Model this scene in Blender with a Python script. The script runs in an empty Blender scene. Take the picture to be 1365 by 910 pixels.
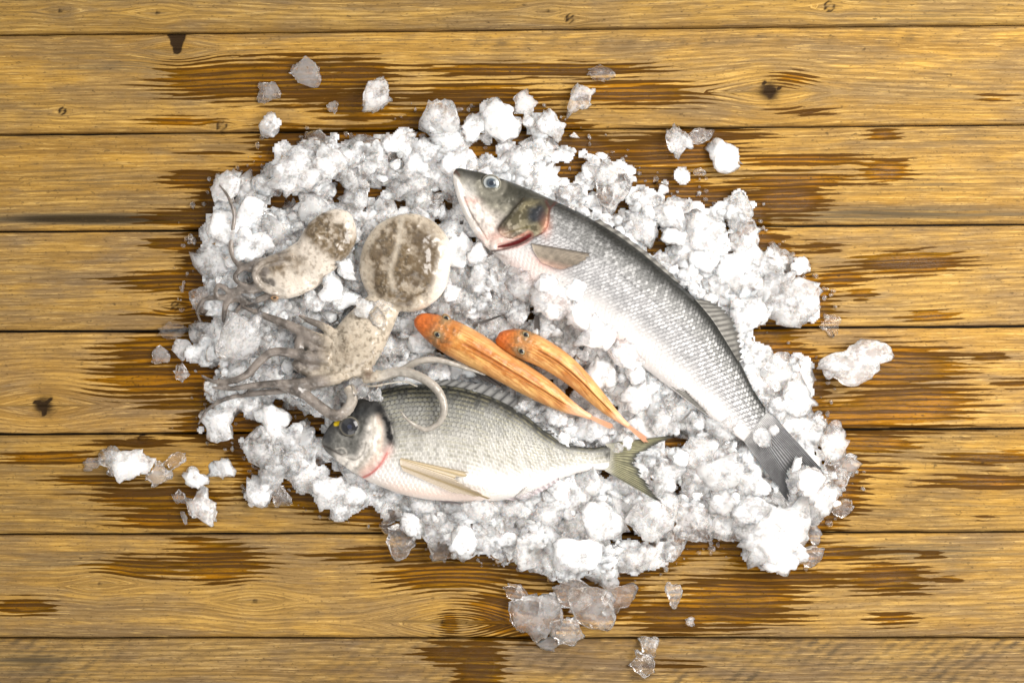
import bpy, bmesh, math, random
import numpy as np
from mathutils import Vector, Matrix

# ------------------------------------------------------------------ camera, world, light, exposure
S = 0.0007            # metres per unit of the layout grid
H = 1.9               # camera height above the table top
sc = bpy.context.scene
col = sc.collection
cam_d = bpy.data.cameras.new('camera')
cam = bpy.data.objects.new('camera', cam_d); col.objects.link(cam)
cam.location = (0, 0, H)
cam_d.sensor_width = 36.0
cam_d.lens = 18.0 / (682.5 * S / H)
cam_d.clip_start = 0.05; cam_d.clip_end = 100
sc.camera = cam

w = bpy.data.worlds.new('World'); sc.world = w; w.use_nodes = True
w.node_tree.nodes['Background'].inputs[0].default_value = (1.0, 0.955, 0.915, 1)
w.node_tree.nodes['Background'].inputs[1].default_value = 0.54

def area(name, loc, target, size, power, colr):
    d = bpy.data.lights.new(name, 'AREA'); d.shape = 'RECTANGLE'; d.size, d.size_y = size
    d.energy = power; d.color = colr
    o = bpy.data.objects.new(name, d); col.objects.link(o); o.location = loc
    o.rotation_euler = (Vector(target) - Vector(loc)).to_track_quat('-Z', 'Y').to_euler()
    return o
area('studio_softbox', (0.98, 0.40, 1.15), (0.10, 0.0, 0.0), (1.0, 1.0), 36.0, (1.0, 0.952, 0.905))
area('fill_softbox', (-0.9, 0.9, 1.5), (0.0, 0.0, 0.0), (1.5, 1.5), 4.0, (1.0, 0.97, 0.94))
area('fill_softbox', (0.1, -1.5, 1.4), (0.0, 0.0, 0.0), (1.5, 1.2), 11.5, (1.0, 0.97, 0.94))

sc.view_settings.view_transform = 'Standard'; sc.view_settings.look = 'None'
sc.view_settings.exposure = 0.34; sc.view_settings.gamma = 1.0
sc.view_settings.use_curve_mapping = False
sc.render.engine = 'CYCLES'
sc.cycles.use_denoising = True
sc.cycles.max_bounces = 28; sc.cycles.transmission_bounces = 20; sc.cycles.diffuse_bounces = 14
sc.cycles.glossy_bounces = 5; sc.cycles.transparent_max_bounces = 32
sc.cycles.sample_clamp_indirect = 6.0

rng = np.random.default_rng(7)
random.seed(7)

# ------------------------------------------------------------------ helpers
def to_world(X, Y, Z):
    """layout units (x right, y down, z up from the table) to metres"""
    X = np.asarray(X, float); Y = np.asarray(Y, float); Z = np.asarray(Z, float)
    k = S * (1 - Z * S / H)
    return np.stack([(X - 682.5) * k, (455.0 - Y) * k, Z * S], -1)

def hash3(i, j, k, seed):
    h = (i.astype(np.int64) * 374761393 + j.astype(np.int64) * 668265263 + k.astype(np.int64) * 2147483647 + seed * 974634777) & 0xFFFFFFFF
    h = ((h ^ (h >> 13)) * 1274126177) & 0xFFFFFFFF
    h = ((h ^ (h >> 16)) * 2246822519) & 0xFFFFFFFF
    return ((h ^ (h >> 15)) & 0xFFFFFF) / float(0xFFFFFF)

def vnoise(x, y, z=None, seed=0):
    x = np.asarray(x, float); y = np.asarray(y, float)
    z = np.zeros_like(x) if z is None else np.asarray(z, float)
    i, j, k = np.floor(x), np.floor(y), np.floor(z)
    fx, fy, fz = x - i, y - j, z - k
    fx = fx * fx * (3 - 2 * fx); fy = fy * fy * (3 - 2 * fy); fz = fz * fz * (3 - 2 * fz)
    r = 0
    for a in (0, 1):
        for b in (0, 1):
            for c in (0, 1):
                r = r + hash3(i + a, j + b, k + c, seed) * (fx if a else 1 - fx) * (fy if b else 1 - fy) * (fz if c else 1 - fz)
    return r

def fbm(x, y, z=None, seed=0, octv=4, gain=0.5):
    r = 0; amp = 1; tot = 0; f = 1
    for o in range(octv):
        r = r + amp * vnoise(x * f, y * f, None if z is None else z * f, seed + o * 17)
        tot += amp; amp *= gain; f *= 2.03
    return r / tot

def sstep(a, b, x):
    t = np.clip((x - a) / (b - a), 0, 1)
    return t * t * (3 - 2 * t)

def mix(a, b, f):
    a = np.asarray(a, float); b = np.asarray(b, float); f = np.asarray(f, float)[..., None]
    return a * (1 - f) + b * f

def catmull(P, n):
    """n samples along a Catmull-Rom curve through P, evenly spaced by chord length"""
    P = np.asarray(P, float)
    d = np.concatenate([[0], np.cumsum(np.linalg.norm(np.diff(P, axis=0), axis=1))])
    return catmull_at(P, d, np.linspace(0, d[-1], n))

def catmull_at(P, d, q):
    P = np.asarray(P, float)
    m = np.zeros_like(P)
    m[1:-1] = (P[2:] - P[:-2]) / (d[2:] - d[:-2])[:, None]
    m[0] = (P[1] - P[0]) / (d[1] - d[0]); m[-1] = (P[-1] - P[-2]) / (d[-1] - d[-2])
    i = np.clip(np.searchsorted(d, q, side='right') - 1, 0, len(d) - 2)
    h = (d[i + 1] - d[i]); t = ((q - d[i]) / h)[:, None]; h = h[:, None]
    return ((2*t**3 - 3*t**2 + 1) * P[i] + (t**3 - 2*t**2 + t) * h * m[i]
            + (-2*t**3 + 3*t**2) * P[i + 1] + (t**3 - t**2) * h * m[i + 1])

def dist_poly(X, Y, pts, closed=False):
    """distance of every point to a polyline"""
    pts = [tuple(p) for p in pts]
    if closed: pts = pts + [pts[0]]
    best = np.full(np.shape(X), 1e9)
    for (x0, y0), (x1, y1) in zip(pts[:-1], pts[1:]):
        dx, dy = x1 - x0, y1 - y0
        t = np.clip(((X - x0) * dx + (Y - y0) * dy) / (dx * dx + dy * dy + 1e-9), 0, 1)
        best = np.minimum(best, np.hypot(X - x0 - t * dx, Y - y0 - t * dy))
    return best

def in_poly(X, Y, pts):
    r = np.zeros(np.shape(X), bool)
    n = len(pts)
    for a in range(n):
        (x0, y0), (x1, y1) = pts[a], pts[(a + 1) % n]
        if y0 == y1: continue
        c = ((y0 > Y) != (y1 > Y)) & (X < (x1 - x0) * (Y - y0) / (y1 - y0) + x0)
        r ^= c
    return r

def smooth_line(pts, n=60):
    return [tuple(p) for p in catmull(pts, n)]

def new_mesh(name, verts, faces, colours=None, smooth=True, attrs=None):
    me = bpy.data.meshes.new(name)
    me.from_pydata([tuple(v) for v in np.asarray(verts).tolist()], [], faces if isinstance(faces, list) else np.asarray(faces).tolist())
    if smooth: me.polygons.foreach_set('use_smooth', np.ones(len(me.polygons), bool))
    if colours is not None:
        c = np.asarray(colours, np.float32)
        if c.shape[1] == 3: c = np.concatenate([c, np.ones((len(c), 1), np.float32)], 1)
        a = me.color_attributes.new('Col', 'FLOAT_COLOR', 'POINT')
        a.data.foreach_set('color', c.ravel())
    for k, v in (attrs or {}).items():
        v = np.asarray(v, np.float32)
        if v.ndim == 2:
            a = me.attributes.new(k, 'FLOAT_VECTOR', 'POINT'); a.data.foreach_set('vector', v.ravel())
        else:
            a = me.attributes.new(k, 'FLOAT', 'POINT'); a.data.foreach_set('value', v)
    me.update()
    return me

def obj(name, me, mat=None, parent=None):
    o = bpy.data.objects.new(name, me); col.objects.link(o)
    if mat is not None and len(me.materials) == 0: me.materials.append(mat)
    if parent is not None:
        o.parent = parent
        o.matrix_parent_inverse = parent.matrix_world.inverted()
    return o

def thing(name, px, py, label, cat, group=None, kind=None):
    o = bpy.data.objects.new(name, None); col.objects.link(o)
    o.location = Vector(to_world(px, py, 0).tolist())
    o.empty_display_size = 0.02
    o.matrix_world = Matrix.Translation(o.location)
    if label: o['label'] = label
    if cat: o['category'] = cat
    if group: o['group'] = group
    if kind: o['kind'] = kind
    return o

# ------------------------------------------------------------------ materials
class NT:
    def __init__(self, name):
        self.m = bpy.data.materials.new(name); self.m.use_nodes = True
        self.t = self.m.node_tree; self.t.nodes.clear()
        self.out = self.n('ShaderNodeOutputMaterial')
    def n(self, typ, **kw):
        nd = self.t.nodes.new(typ)
        for k, v in kw.items(): setattr(nd, k, v)
        return nd
    def l(self, a, b): self.t.links.new(a, b)
    def put(self, v, sock):
        if isinstance(v, bpy.types.NodeSocket): self.l(v, sock)
        else: sock.default_value = v
    def math(self, op, a, b=None, c=None, clamp=False):
        nd = self.n('ShaderNodeMath', operation=op, use_clamp=clamp)
        for i, v in enumerate((a, b, c)):
            if v is not None: self.put(v, nd.inputs[i])
        return nd.outputs[0]
    def ramp(self, v, a, b, lo=0.0, hi=1.0):
        nd = self.n('ShaderNodeMapRange', interpolation_type='SMOOTHSTEP')
        self.put(v, nd.inputs[0]); self.put(a, nd.inputs[1]); self.put(b, nd.inputs[2])
        self.put(lo, nd.inputs[3]); self.put(hi, nd.inputs[4])
        return nd.outputs[0]
    def mixc(self, f, a, b, blend='MIX'):
        nd = self.n('ShaderNodeMix', data_type='RGBA', blend_type=blend)
        self.put(f, nd.inputs[0])
        self.put(a if isinstance(a, bpy.types.NodeSocket) else (*a, 1), nd.inputs[6])
        self.put(b if isinstance(b, bpy.types.NodeSocket) else (*b, 1), nd.inputs[7])
        return nd.outputs[2]
    def noise(self, vec, scale=1.0, detail=3.0, rough=0.55, dist=0.0):
        nd = self.n('ShaderNodeTexNoise')
        self.put(vec, nd.inputs['Vector'])
        nd.inputs['Scale'].default_value = scale; nd.inputs['Detail'].default_value = detail
        nd.inputs['Roughness'].default_value = rough; nd.inputs['Distortion'].default_value = dist
        return nd.outputs[0]
    def vmul(self, vec, s):
        nd = self.n('ShaderNodeVectorMath', operation='MULTIPLY'); self.l(vec, nd.inputs[0]); nd.inputs[1].default_value = s
        return nd.outputs[0]
    def attr(self, name, out='Fac'):
        return self.n('ShaderNodeAttribute', attribute_name=name).outputs[out]
    def bsdf(self, **kw):
        b = self.n('ShaderNodeBsdfPrincipled')
        for k, v in kw.items(): self.put(v, b.inputs[k.replace('_', ' ')])
        self.l(b.outputs[0], self.out.inputs[0])
        return b
    def bump(self, h, strength=0.5, dist=0.001):
        b = self.n('ShaderNodeBump'); self.put(h, b.inputs['Height'])
        b.inputs['Strength'].default_value = strength; b.inputs['Distance'].default_value = dist
        return b.outputs[0]

def wood_mat():
    t = NT('weathered_pine')
    g = t.attr('grain', 'Vector')
    sep = t.n('ShaderNodeSeparateColor'); t.l(t.attr('Col', 'Color'), sep.inputs[0])
    wet, grey, knot = sep.outputs
    saw = t.attr('saw')
    gy_ = t.n('ShaderNodeSeparateXYZ'); t.l(g, gy_.inputs[0])
    broad = t.noise(t.vmul(g, (0.0020, 0.022, 1)), 1, 3, 0.6)
    bands = t.noise(t.vmul(g, (0.0014, 0.060, 1)), 1, 2, 0.5, 0.1)
    wav = t.noise(t.vmul(g, (0.0040, 0.030, 1)), 1, 3, 0.6)
    # growth rings: fairly regular lines about six units apart, drifting
    ph = t.math('ADD', t.math('MULTIPLY', gy_.outputs[1], 0.92), t.math('MULTIPLY', wav, 16.0))
    ring = t.math('MULTIPLY_ADD', t.math('SINE', ph), 0.5, 0.5)
    rough_ln = t.noise(t.vmul(g, (0.0045, 0.22, 1)), 1, 3, 0.65)
    lines = t.math('ADD', t.math('MULTIPLY', ring, 0.36), t.math('MULTIPLY', rough_ln, 0.64))
    fibre = t.noise(t.vmul(g, (0.020, 0.42, 1)), 1, 4, 0.8)
    blotch = t.noise(t.vmul(g, (0.010, 0.020, 1)), 1, 5, 0.65)
    speck = t.noise(t.vmul(g, (0.07, 0.13, 1)), 1, 3, 0.6)
    pits = t.noise(t.vmul(g, (0.16, 0.34, 1)), 1, 2, 0.6)
    late = t.ramp(lines, 0.50, 0.62)
    c = t.mixc(t.ramp(bands, 0.36, 0.64), (0.39, 0.232, 0.050), (0.25, 0.146, 0.036))
    c = t.mixc(t.ramp(broad, 0.35, 0.7, 0, 0.6), c, (0.44, 0.285, 0.082))
    c = t.mixc(t.ramp(blotch, 0.42, 0.66, 0, 0.60), c, (0.20, 0.138, 0.066))
    mott = t.noise(t.vmul(g, (0.0045, 0.035, 1.7)), 1, 5, 0.7)
    c = t.mixc(t.ramp(mott, 0.45, 0.62, 0, 0.60), c, (0.155, 0.115, 0.066))
    c = t.mixc(t.math('MULTIPLY', late, t.ramp(broad, 0.3, 0.65, 0.10, 0.42)), c, (0.12, 0.066, 0.018))
    c = t.mixc(t.ramp(fibre, 0.49, 0.63, 0, 0.55), c, (0.13, 0.078, 0.027))
    c = t.mixc(t.ramp(fibre, 0.46, 0.32, 0, 0.60), c, (0.60, 0.415, 0.145))
    c = t.mixc(1.0, c, t.attr('tone', 'Color'), 'MULTIPLY')
    # grey weathering
    gm = t.ramp(t.math('ADD', grey, t.math('MULTIPLY', t.math('SUBTRACT', rough_ln, 0.5), 1.9)), 0.22, 0.85)
    c = t.mixc(t.math('MULTIPLY', gm, t.ramp(grey, 0.0, 0.9, 0.55, 0.96)), c, t.mixc(t.ramp(grey, 0.55, 1.0), (0.10, 0.076, 0.044), (0.022, 0.016, 0.009)))
    # slanted saw marks
    sm = t.math('MULTIPLY', saw, t.ramp(t.math('ADD', fibre, t.math('MULTIPLY', t.math('SUBTRACT', speck, 0.5), 0.8)), 0.32, 0.62))
    c = t.mixc(t.math('MULTIPLY', sm, 0.85), c, (0.08, 0.056, 0.030))
    # small dark pits
    c = t.mixc(t.ramp(pits, 0.60, 0.72, 0, 0.55), c, (0.075, 0.045, 0.018))
    c = t.mixc(t.ramp(speck, 0.66, 0.74, 0, 0.65), c, (0.05, 0.032, 0.014))
    # knots, plus the edge hole's shade painted in the same near-black
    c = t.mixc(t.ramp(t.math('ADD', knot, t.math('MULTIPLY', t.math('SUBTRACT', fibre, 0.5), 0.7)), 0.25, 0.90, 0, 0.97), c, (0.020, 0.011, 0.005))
    # wet wood: darker, more saturated, streaky along the grain
    streak = t.noise(t.vmul(g, (0.0060, 0.12, 1)), 1.0, 2, 0.5)
    wv = t.math('ADD', t.math('ADD', wet, t.math('MULTIPLY', t.math('SUBTRACT', streak, 0.5), 0.6)), t.math('MULTIPLY', t.math('SUBTRACT', lines, 0.5), 0.95))
    wv = t.math('ADD', wv, t.math('MULTIPLY', t.math('SUBTRACT', fibre, 0.5), 0.55))
    wm = t.ramp(wv, 0.45, 0.50)
    gam = t.n('ShaderNodeGamma'); t.l(c, gam.inputs[0]); gam.inputs[1].default_value = 1.22
    wc = t.mixc(1.0, gam.outputs[0], (0.76, 0.61, 0.055), 'MULTIPLY')
    dk = t.ramp(t.math('ADD', lines, t.math('MULTIPLY', t.math('SUBTRACT', bands, 0.5), 1.1)), 0.38, 0.56)
    wc = t.mixc(t.math('MULTIPLY', dk, 0.84), wc, (0.052, 0.0215, 0.0020))
    c = t.mixc(wm, c, wc)
    film = t.ramp(wet, 0.62, 0.95)
    rough = t.math('SUBTRACT', 0.65, t.math('MULTIPLY', wm, t.math('ADD', 0.20, t.math('MULTIPLY', film, 0.22))))
    hgt = t.math('SUBTRACT', t.math('ADD', t.math('MULTIPLY', fibre, 0.6), t.math('MULTIPLY', speck, 0.2)), t.math('MULTIPLY', late, 0.6))
    hgt = t.math('SUBTRACT', t.math('SUBTRACT', hgt, t.math('MULTIPLY', knot, 0.6)), t.math('MULTIPLY', pits, 0.2))
    b = t.bsdf(Base_Color=c, Roughness=rough, Normal=t.bump(hgt, 0.75, 0.0011))
    t.l(t.math('ADD', 0.06, t.math('MULTIPLY', t.math('MULTIPLY', wm, film), 0.10)), b.inputs['Specular IOR Level'])
    return t.m

def skin_mat(name, rough=0.35, metallic=0.0, coat=0.3, sss=0.0, noise_scale=900, bump=0.25, spec=0.5, trans=0.0):
    t = NT(name)
    c = t.attr('Col', 'Color')
    geo = t.n('ShaderNodeTexCoord').outputs['Object']
    nz = t.noise(geo, noise_scale, 3, 0.6)
    c2 = t.mixc(t.ramp(nz, 0.3, 0.75, 0, 0.22), c, (0.25, 0.22, 0.19), 'MULTIPLY')
    b = t.bsdf(Base_Color=c2, Roughness=rough, Metallic=metallic, Normal=t.bump(nz, bump, 0.0006))
    b.inputs['Coat Weight'].default_value = coat; b.inputs['Coat Roughness'].default_value = 0.12
    b.inputs['Specular IOR Level'].default_value = spec
    if sss:
        b.inputs['Subsurface Weight'].default_value = sss; b.inputs['Subsurface Scale'].default_value = 0.004
        b.inputs['Subsurface Radius'].default_value = (1.0, 0.7, 0.5)
    if trans: b.inputs['Transmission Weight'].default_value = trans
    return t.m

def ice_mat(name, clear, melt=False):
    """frosted ice: clouds of trapped air scatter light, the glassy rest lets it through"""
    t = NT(name)
    pos = t.n('ShaderNodeNewGeometry').outputs['Position']
    cloud = t.noise(pos, 70, 3, 0.6)
    fine = t.noise(pos, 380, 3, 0.6)
    rnd = t.n('ShaderNodeObjectInfo').outputs['Random']
    v = t.math('ADD', cloud, t.math('MULTIPLY', t.math('SUBTRACT', fine, 0.5), 0.5))
    v = t.math('ADD', v, t.math('MULTIPLY', t.math('SUBTRACT', rnd, 0.5), 0.30))
    rim = t.attr('rim')
    if melt: fac = t.ramp(v, 0.30, 0.70, 0.86, 0.98)
    elif clear: fac = t.math('MAXIMUM', t.ramp(v, 0.28, 0.65, 0.62, 0.97), t.math('MULTIPLY', rim, 0.9))
    else: fac = t.math('MAXIMUM', t.ramp(v, 0.36, 0.74, 0.20, 0.80), t.math('MULTIPLY', rim, t.ramp(v, 0.2, 0.6, 0.50, 0.96)))
    nb = t.bump(t.math('ADD', fine, t.math('MULTIPLY', cloud, 0.6)), 0.30, 0.0010)
    sc_ = t.n('ShaderNodeBsdfPrincipled')
    sc_.inputs['Base Color'].default_value = (0.992, 0.982, 0.972, 1); sc_.inputs['Roughness'].default_value = 0.35
    sc_.inputs['Subsurface Weight'].default_value = 1.0; sc_.inputs['Subsurface Radius'].default_value = (1.0, 0.88, 0.80)
    sc_.inputs['Subsurface Scale'].default_value = 0.011; sc_.inputs['Specular IOR Level'].default_value = 0.0
    t.l(nb, sc_.inputs['Normal'])
    # glassy part: thin clear ice passes most light straight on, with a little refraction
    tr = t.n('ShaderNodeBsdfTransparent'); tr.inputs[0].default_value = (0.995, 0.985, 0.975, 1)
    rf = t.n('ShaderNodeBsdfRefraction'); rf.inputs['IOR'].default_value = 1.25; rf.inputs['Roughness'].default_value = 0.05
    rf.inputs[0].default_value = (1.0, 0.992, 0.985, 1); t.l(nb, rf.inputs['Normal'])
    cl = t.n('ShaderNodeMixShader'); cl.inputs[0].default_value = 0.4; t.l(tr.outputs[0], cl.inputs[1]); t.l(rf.outputs[0], cl.inputs[2])
    body = t.n('ShaderNodeMixShader'); t.l(fac, body.inputs[0]); t.l(sc_.outputs[0], body.inputs[1]); t.l(cl.outputs[0], body.inputs[2])
    gl = t.n('ShaderNodeBsdfGlossy'); gl.inputs['Roughness'].default_value = 0.14; gl.inputs[0].default_value = (1, 1, 1, 1); t.l(nb, gl.inputs['Normal'])
    fr = t.n('ShaderNodeFresnel'); fr.inputs[0].default_value = 1.31; t.l(nb, fr.inputs['Normal'])
    fin = t.n('ShaderNodeMixShader'); t.l(fr.outputs[0], fin.inputs[0]); t.l(body.outputs[0], fin.inputs[1]); t.l(gl.outputs[0], fin.inputs[2])
    t.l(fin.outputs[0], t.out.inputs[0])
    return t.m

M = {
    'wood': wood_mat(),
    'white_ice': ice_mat('white_ice', False),
    'clear_ice': ice_mat('clear_ice', True),
    'melting_ice': ice_mat('melting_ice', True, True),
    'silver': skin_mat('silver_fish_skin', 0.36, 0.20, 0.05, 0, 1100, 0.25, 0.18),
    'orange': skin_mat('gurnard_skin', 0.38, 0.0, 0.12, 0.0, 1000, 0.35, 0.35),
    'octopus': skin_mat('octopus_skin', 0.30, 0.0, 0.5, 0.15, 700, 0.18, 0.4),
    'fin': skin_mat('fin_membrane', 0.42, 0.0, 0.08, 0, 900, 0.3),
    'eye': skin_mat('eye_surface', 0.12, 0.0, 0.25, 0, 300, 0.0, 0.4),
}
t_ = NT('dark_light_blocker'); t_.bsdf(Base_Color=(0.02, 0.014, 0.008, 1), Roughness=0.8); M['under'] = t_.m  # near-black for the added board that blocks light below the planks

# ------------------------------------------------------------------ layout of the heap (grid of 3 units)
OUT = [(350,160),(372,150),(385,190),(410,180),(440,172),(470,172),(500,168),(530,172),(555,168),(560,140),(590,122),(606,140),(612,165),(630,160),
 (642,133),(668,128),(688,150),(702,130),(716,150),(735,150),(750,175),(772,172),(800,185),(818,213),(842,224),(866,220),(880,212),(890,240),
 (905,215),(925,235),(922,262),(950,275),(972,255),(985,240),(1005,260),(1012,290),(1002,302),(1022,330),(1045,325),(1052,360),(1090,385),(1096,425),
 (1062,448),(1035,436),(1020,462),(1060,465),(1085,480),(1085,520),(1070,545),(1100,560),(1120,590),(1132,640),(1130,668),(1100,700),(1062,700),
 (1060,755),(1035,770),(1005,755),(985,735),(960,725),(945,700),(925,708),(915,735),(895,745),(880,760),(860,755),(850,770),(820,780),(790,775),
 (760,780),(720,770),(690,755),(655,750),(620,740),(575,735),(560,715),(530,690),(500,700),(470,690),(450,705),(430,680),(410,660),(395,665),
 (385,640),(360,655),(335,680),(325,660),(345,625),(318,600),(300,585),(262,590),(250,575),(275,545),(270,515),(290,490),(250,490),(245,462),
 (280,430),(262,425),(256,380),(265,340),(270,300),(280,260),(290,235),(320,230),(345,235),(365,200)]
HOLES = [(640,200,13,11),(745,229,11,6),(763,229,10,10),(805,256,12,11),(818,275,16,6),(870,236,13,12),(875,326,14,11),(1050,452,26,13),
 (378,270,13,8),(448,262,9,5),(500,256,5,10),(590,268,9,8),(490,165,25,14),(905,590,8,10),(835,709,11,10),(495,690,10,8),(420,568,8,15),
 (380,550,24,11),(322,572,22,9),(590,463,9,9),(350,585,14,9),(470,178,14,6),(700,185,10,7),(665,185,7,6),(905,258,12,12),(930,250,9,14),
 (1045,600,5,5),(445,640,10,7),(560,180,10,7),(310,262,9,5),(860,228,8,8),(1020,445,14,10),(985,720,10,7),(905,700,8,6),(780,190,12,8),
 (745,190,12,7),(345,215,8,6),(535,270,6,7),(1110,650,8,10)]
BASS_TOP = [(605,229),(609,224.5),(622,226),(645,231),(690,246),(740,268),(790,293),(840,325),(888,364),(930,402),(962,442),(986,482),(1005,520),(1023,548)]
BASS_BOT = [(604,233),(605,245),(610,265),(622,293),(640,321),(668,348),(706,384),(752,417),(806,452),(858,490),(905,526),(946,556),(972,574),(991,588)]
BREAM_TOP = [(430,584),(433,577),(441,565),(456,549),(476,533),(505,520),(550,512),(605,514),(650,526),(692,547),(726,573),(752,589),(785,596),(814,593)]
BREAM_BOT = [(429,590),(432,598),(441,607),(456,619),(474,631),(500,645),(545,661),(600,668),(650,668),(690,663),(722,651),(752,636),(785,627),(812,626)]
bass_poly = BASS_TOP + BASS_BOT[::-1]; bream_poly = BREAM_TOP + BREAM_BOT[::-1]

GS = 3.0; GX0, GY0 = -60.0, -60.0
gx = np.arange(GX0, 1430, GS); gy = np.arange(GY0, 970, GS)
GXX, GYY = np.meshgrid(gx, gy)
wob = (fbm(GXX / 14, GYY / 14, seed=3, octv=3) - 0.5) * 14
wob2 = (fbm(GXX / 14, GYY / 14, seed=31, octv=3) - 0.5) * 14
ice_in = in_poly(GXX + wob, GYY + wob2, OUT)
for (hx, hy, ha, hb) in HOLES:
    ice_in &= ~(((GXX + wob - hx) / ha) ** 2 + ((GYY + wob2 - hy) / hb) ** 2 < 1)

def dist_in(mask):
    d = np.where(mask, 1e6, 0.0)
    for _ in range(40):
        o = d.copy()
        for (a, b, c) in ((1, 0, GS), (-1, 0, GS), (1, 1, GS), (-1, 1, GS)):
            d = np.minimum(d, np.roll(d, a, b) + c)
        for a in (1, -1):
            for b in (1, -1):
                d = np.minimum(d, np.roll(np.roll(d, a, 0), b, 1) + GS * 1.414)
        if np.abs(o - d).max() < 1e-6: break
    return np.minimum(d, 300)
D_ice = dist_in(ice_in)
D_bass = dist_in(in_poly(GXX, GYY, bass_poly)); D_bream = dist_in(in_poly(GXX, GYY, bream_poly))
D_fish = np.maximum(D_bass, D_bream)
D_fin = dist_in(in_poly(GXX, GYY, [(1023,545),(1098,624),(1056,628),(1054,674),(1010,625),(991,588)]) | in_poly(GXX, GYY, [(806,590),(905,580),(862,618),(884,670),(840,640),(806,628)])
    | in_poly(GXX, GYY, [(926,398),(950,400),(976,420),(990,450),(990,482)]) | in_poly(GXX, GYY, [(880,500),(915,515),(952,560),(936,552)]) | (dist_poly(GXX, GYY, [(570,508),(630,509),(676,523),(706,550)]) < 8) | (dist_poly(GXX, GYY, [(668,667),(708,660),(746,640)]) < 6)
    | (dist_poly(GXX, GYY, [(570,434),(628,464),(695,503),(775,550)]) < 17) | (dist_poly(GXX, GYY, [(676,454),(724,471),(772,506),(830,560)]) < 14))
_m = D_fin > 0
for _k in range(3):
    _m = _m | np.roll(_m, 1, 0) | np.roll(_m, -1, 0) | np.roll(_m, 1, 1) | np.roll(_m, -1, 1)
D_fin_wide = _m.astype(float)
def look(F, x, y):
    i = np.clip(((np.asarray(y) - GY0) / GS).round().astype(int), 0, F.shape[0] - 1)
    j = np.clip(((np.asarray(x) - GX0) / GS).round().astype(int), 0, F.shape[1] - 1)
    return F[i, j]
H_ice = 30 * (1 - np.exp(-D_ice / 22.0))

def blur(F, r, axis):
    k = np.ones(2 * r + 1) / (2 * r + 1)
    return np.apply_along_axis(lambda m: np.convolve(m, k, 'same'), axis, F)

# ------------------------------------------------------------------ the planked table top
WET = [(300,108,85,26,1),(400,105,80,34,1),(470,100,60,26,.9),(245,161,60,6,.8),(480,140,60,25,.9),(720,93,165,9,1),(840,125,100,18,.9),(640,130,120,24,.8),
 (1060,213,120,9,.8),(1050,240,90,14,.9),(1050,268,50,24,1),(1180,228,34,17,.9),(1178,179,24,9,.8),(1212,350,75,16,1),(1150,392,22,9,.8),(1240,422,40,9,.9),
 (1060,103,30,13,.7),(1075,150,50,7,.7),(1330,130,40,8,.55),(1120,370,40,16,.8),(1320,476,26,7,.8),(1355,510,40,7,.7),(1190,490,90,30,1),(1210,540,95,34,1),
 (1130,555,70,20,1),(1160,590,60,14,1),(1160,625,60,10,.8),(1320,610,80,9,.9),(1310,642,80,11,.9),(1310,690,20,4,.6),(980,800,85,38,1),(1080,735,100,10,1),(1060,770,100,14,.8),(1180,770,60,22,.9),
 (1240,740,24,5,.8),(1262,772,26,6,.8),(1190,825,34,9,.8),(640,885,34,40,1),(600,870,40,20,.9),(690,815,70,35,1),(520,740,90,10,1),(600,765,90,20,1),(600,830,16,20,.8),
 (70,610,70,9,.9),(130,640,70,8,.8),(210,660,90,16,1),(220,690,60,14,1),(290,750,60,26,1),(190,755,60,14,1),(35,808,46,12,.9),(210,505,80,26,1),(220,470,80,22,1),(240,540,60,10,.8),
 (240,325,46,10,1),(230,375,70,15,1),(220,417,70,4,.8),(250,400,40,9,.6),(265,238,44,13,1),(290,205,50,6,.7),(255,290,60,12,1),(1090,330,40,10,.7),(900,820,70,26,.9),(800,800,80,30,.9),(900,885,60,10,.5),
 (180,590,70,8,.8),(260,720,40,8,.6),(940,180,70,9,.8),(900,205,90,30,.9),(990,180,60,6,.6)]
GREY = [(160,85,140,22,.55),(90,240,150,18,.5),(120,292,190,9,1.1),(330,70,60,14,.4),(1180,285,250,12,.75),(1250,250,120,10,.4),(1270,120,120,24,.4),(1200,735,220,16,.55),(1290,760,120,18,.4),
 (100,745,140,22,.45),(40,880,90,24,.75),(1150,350,160,12,.3),(1300,480,90,14,.3),(60,400,200,30,.3),(1100,880,250,30,.35),(950,870,80,14,.4),(100,600,100,8,.2),(1320,190,90,20,.3),(560,60,240,20,.25),
 (1000,25,160,10,.35),(1250,20,110,14,.45),(60,20,60,12,.25),(180,25,50,9,.3),(650,725,180,8,.3),(720,770,200,20,.3)]
# knots: x, y, radius, grain bend
KNOTS = [(1027,122,19,30),(57,540,17,32),(236,66,6,22),(83,148,5,8),(295,168,7,10),(590,828,10,40),(622,830,4,30),(233,408,6,14),(190,585,6,10),(340,800,11,24),(133,778,10,20),(760,25,6,10),(210,17,9,14),(80,15,10,12),(730,14,8,12),(1105,9,7,10)]
EDGE = [(-362,-376),(-228,-242),(-92,-106),(47,33),(180,166),(309,299),(442,435),(579,571),(712,709),(850,850),(988,991),(1126,1130)]
XA, XB = -330.0, 1695.0
tbl = thing('plank_table_top', 682.5, 455, 'weathered pine plank table top, golden brown with dark wet stains', 'table', kind='structure')
TONE = {2: (.84, .86, .92), 3: (1.0, .99, .95), 4: (.98, .96, .90), 5: (.96, .97, 1.05), 6: (1.0, .99, 1.05), 7: (.96, .94, .86), 8: (1.0, 1.0, 1.02), 9: (.80, .83, 1.02)}
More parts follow.
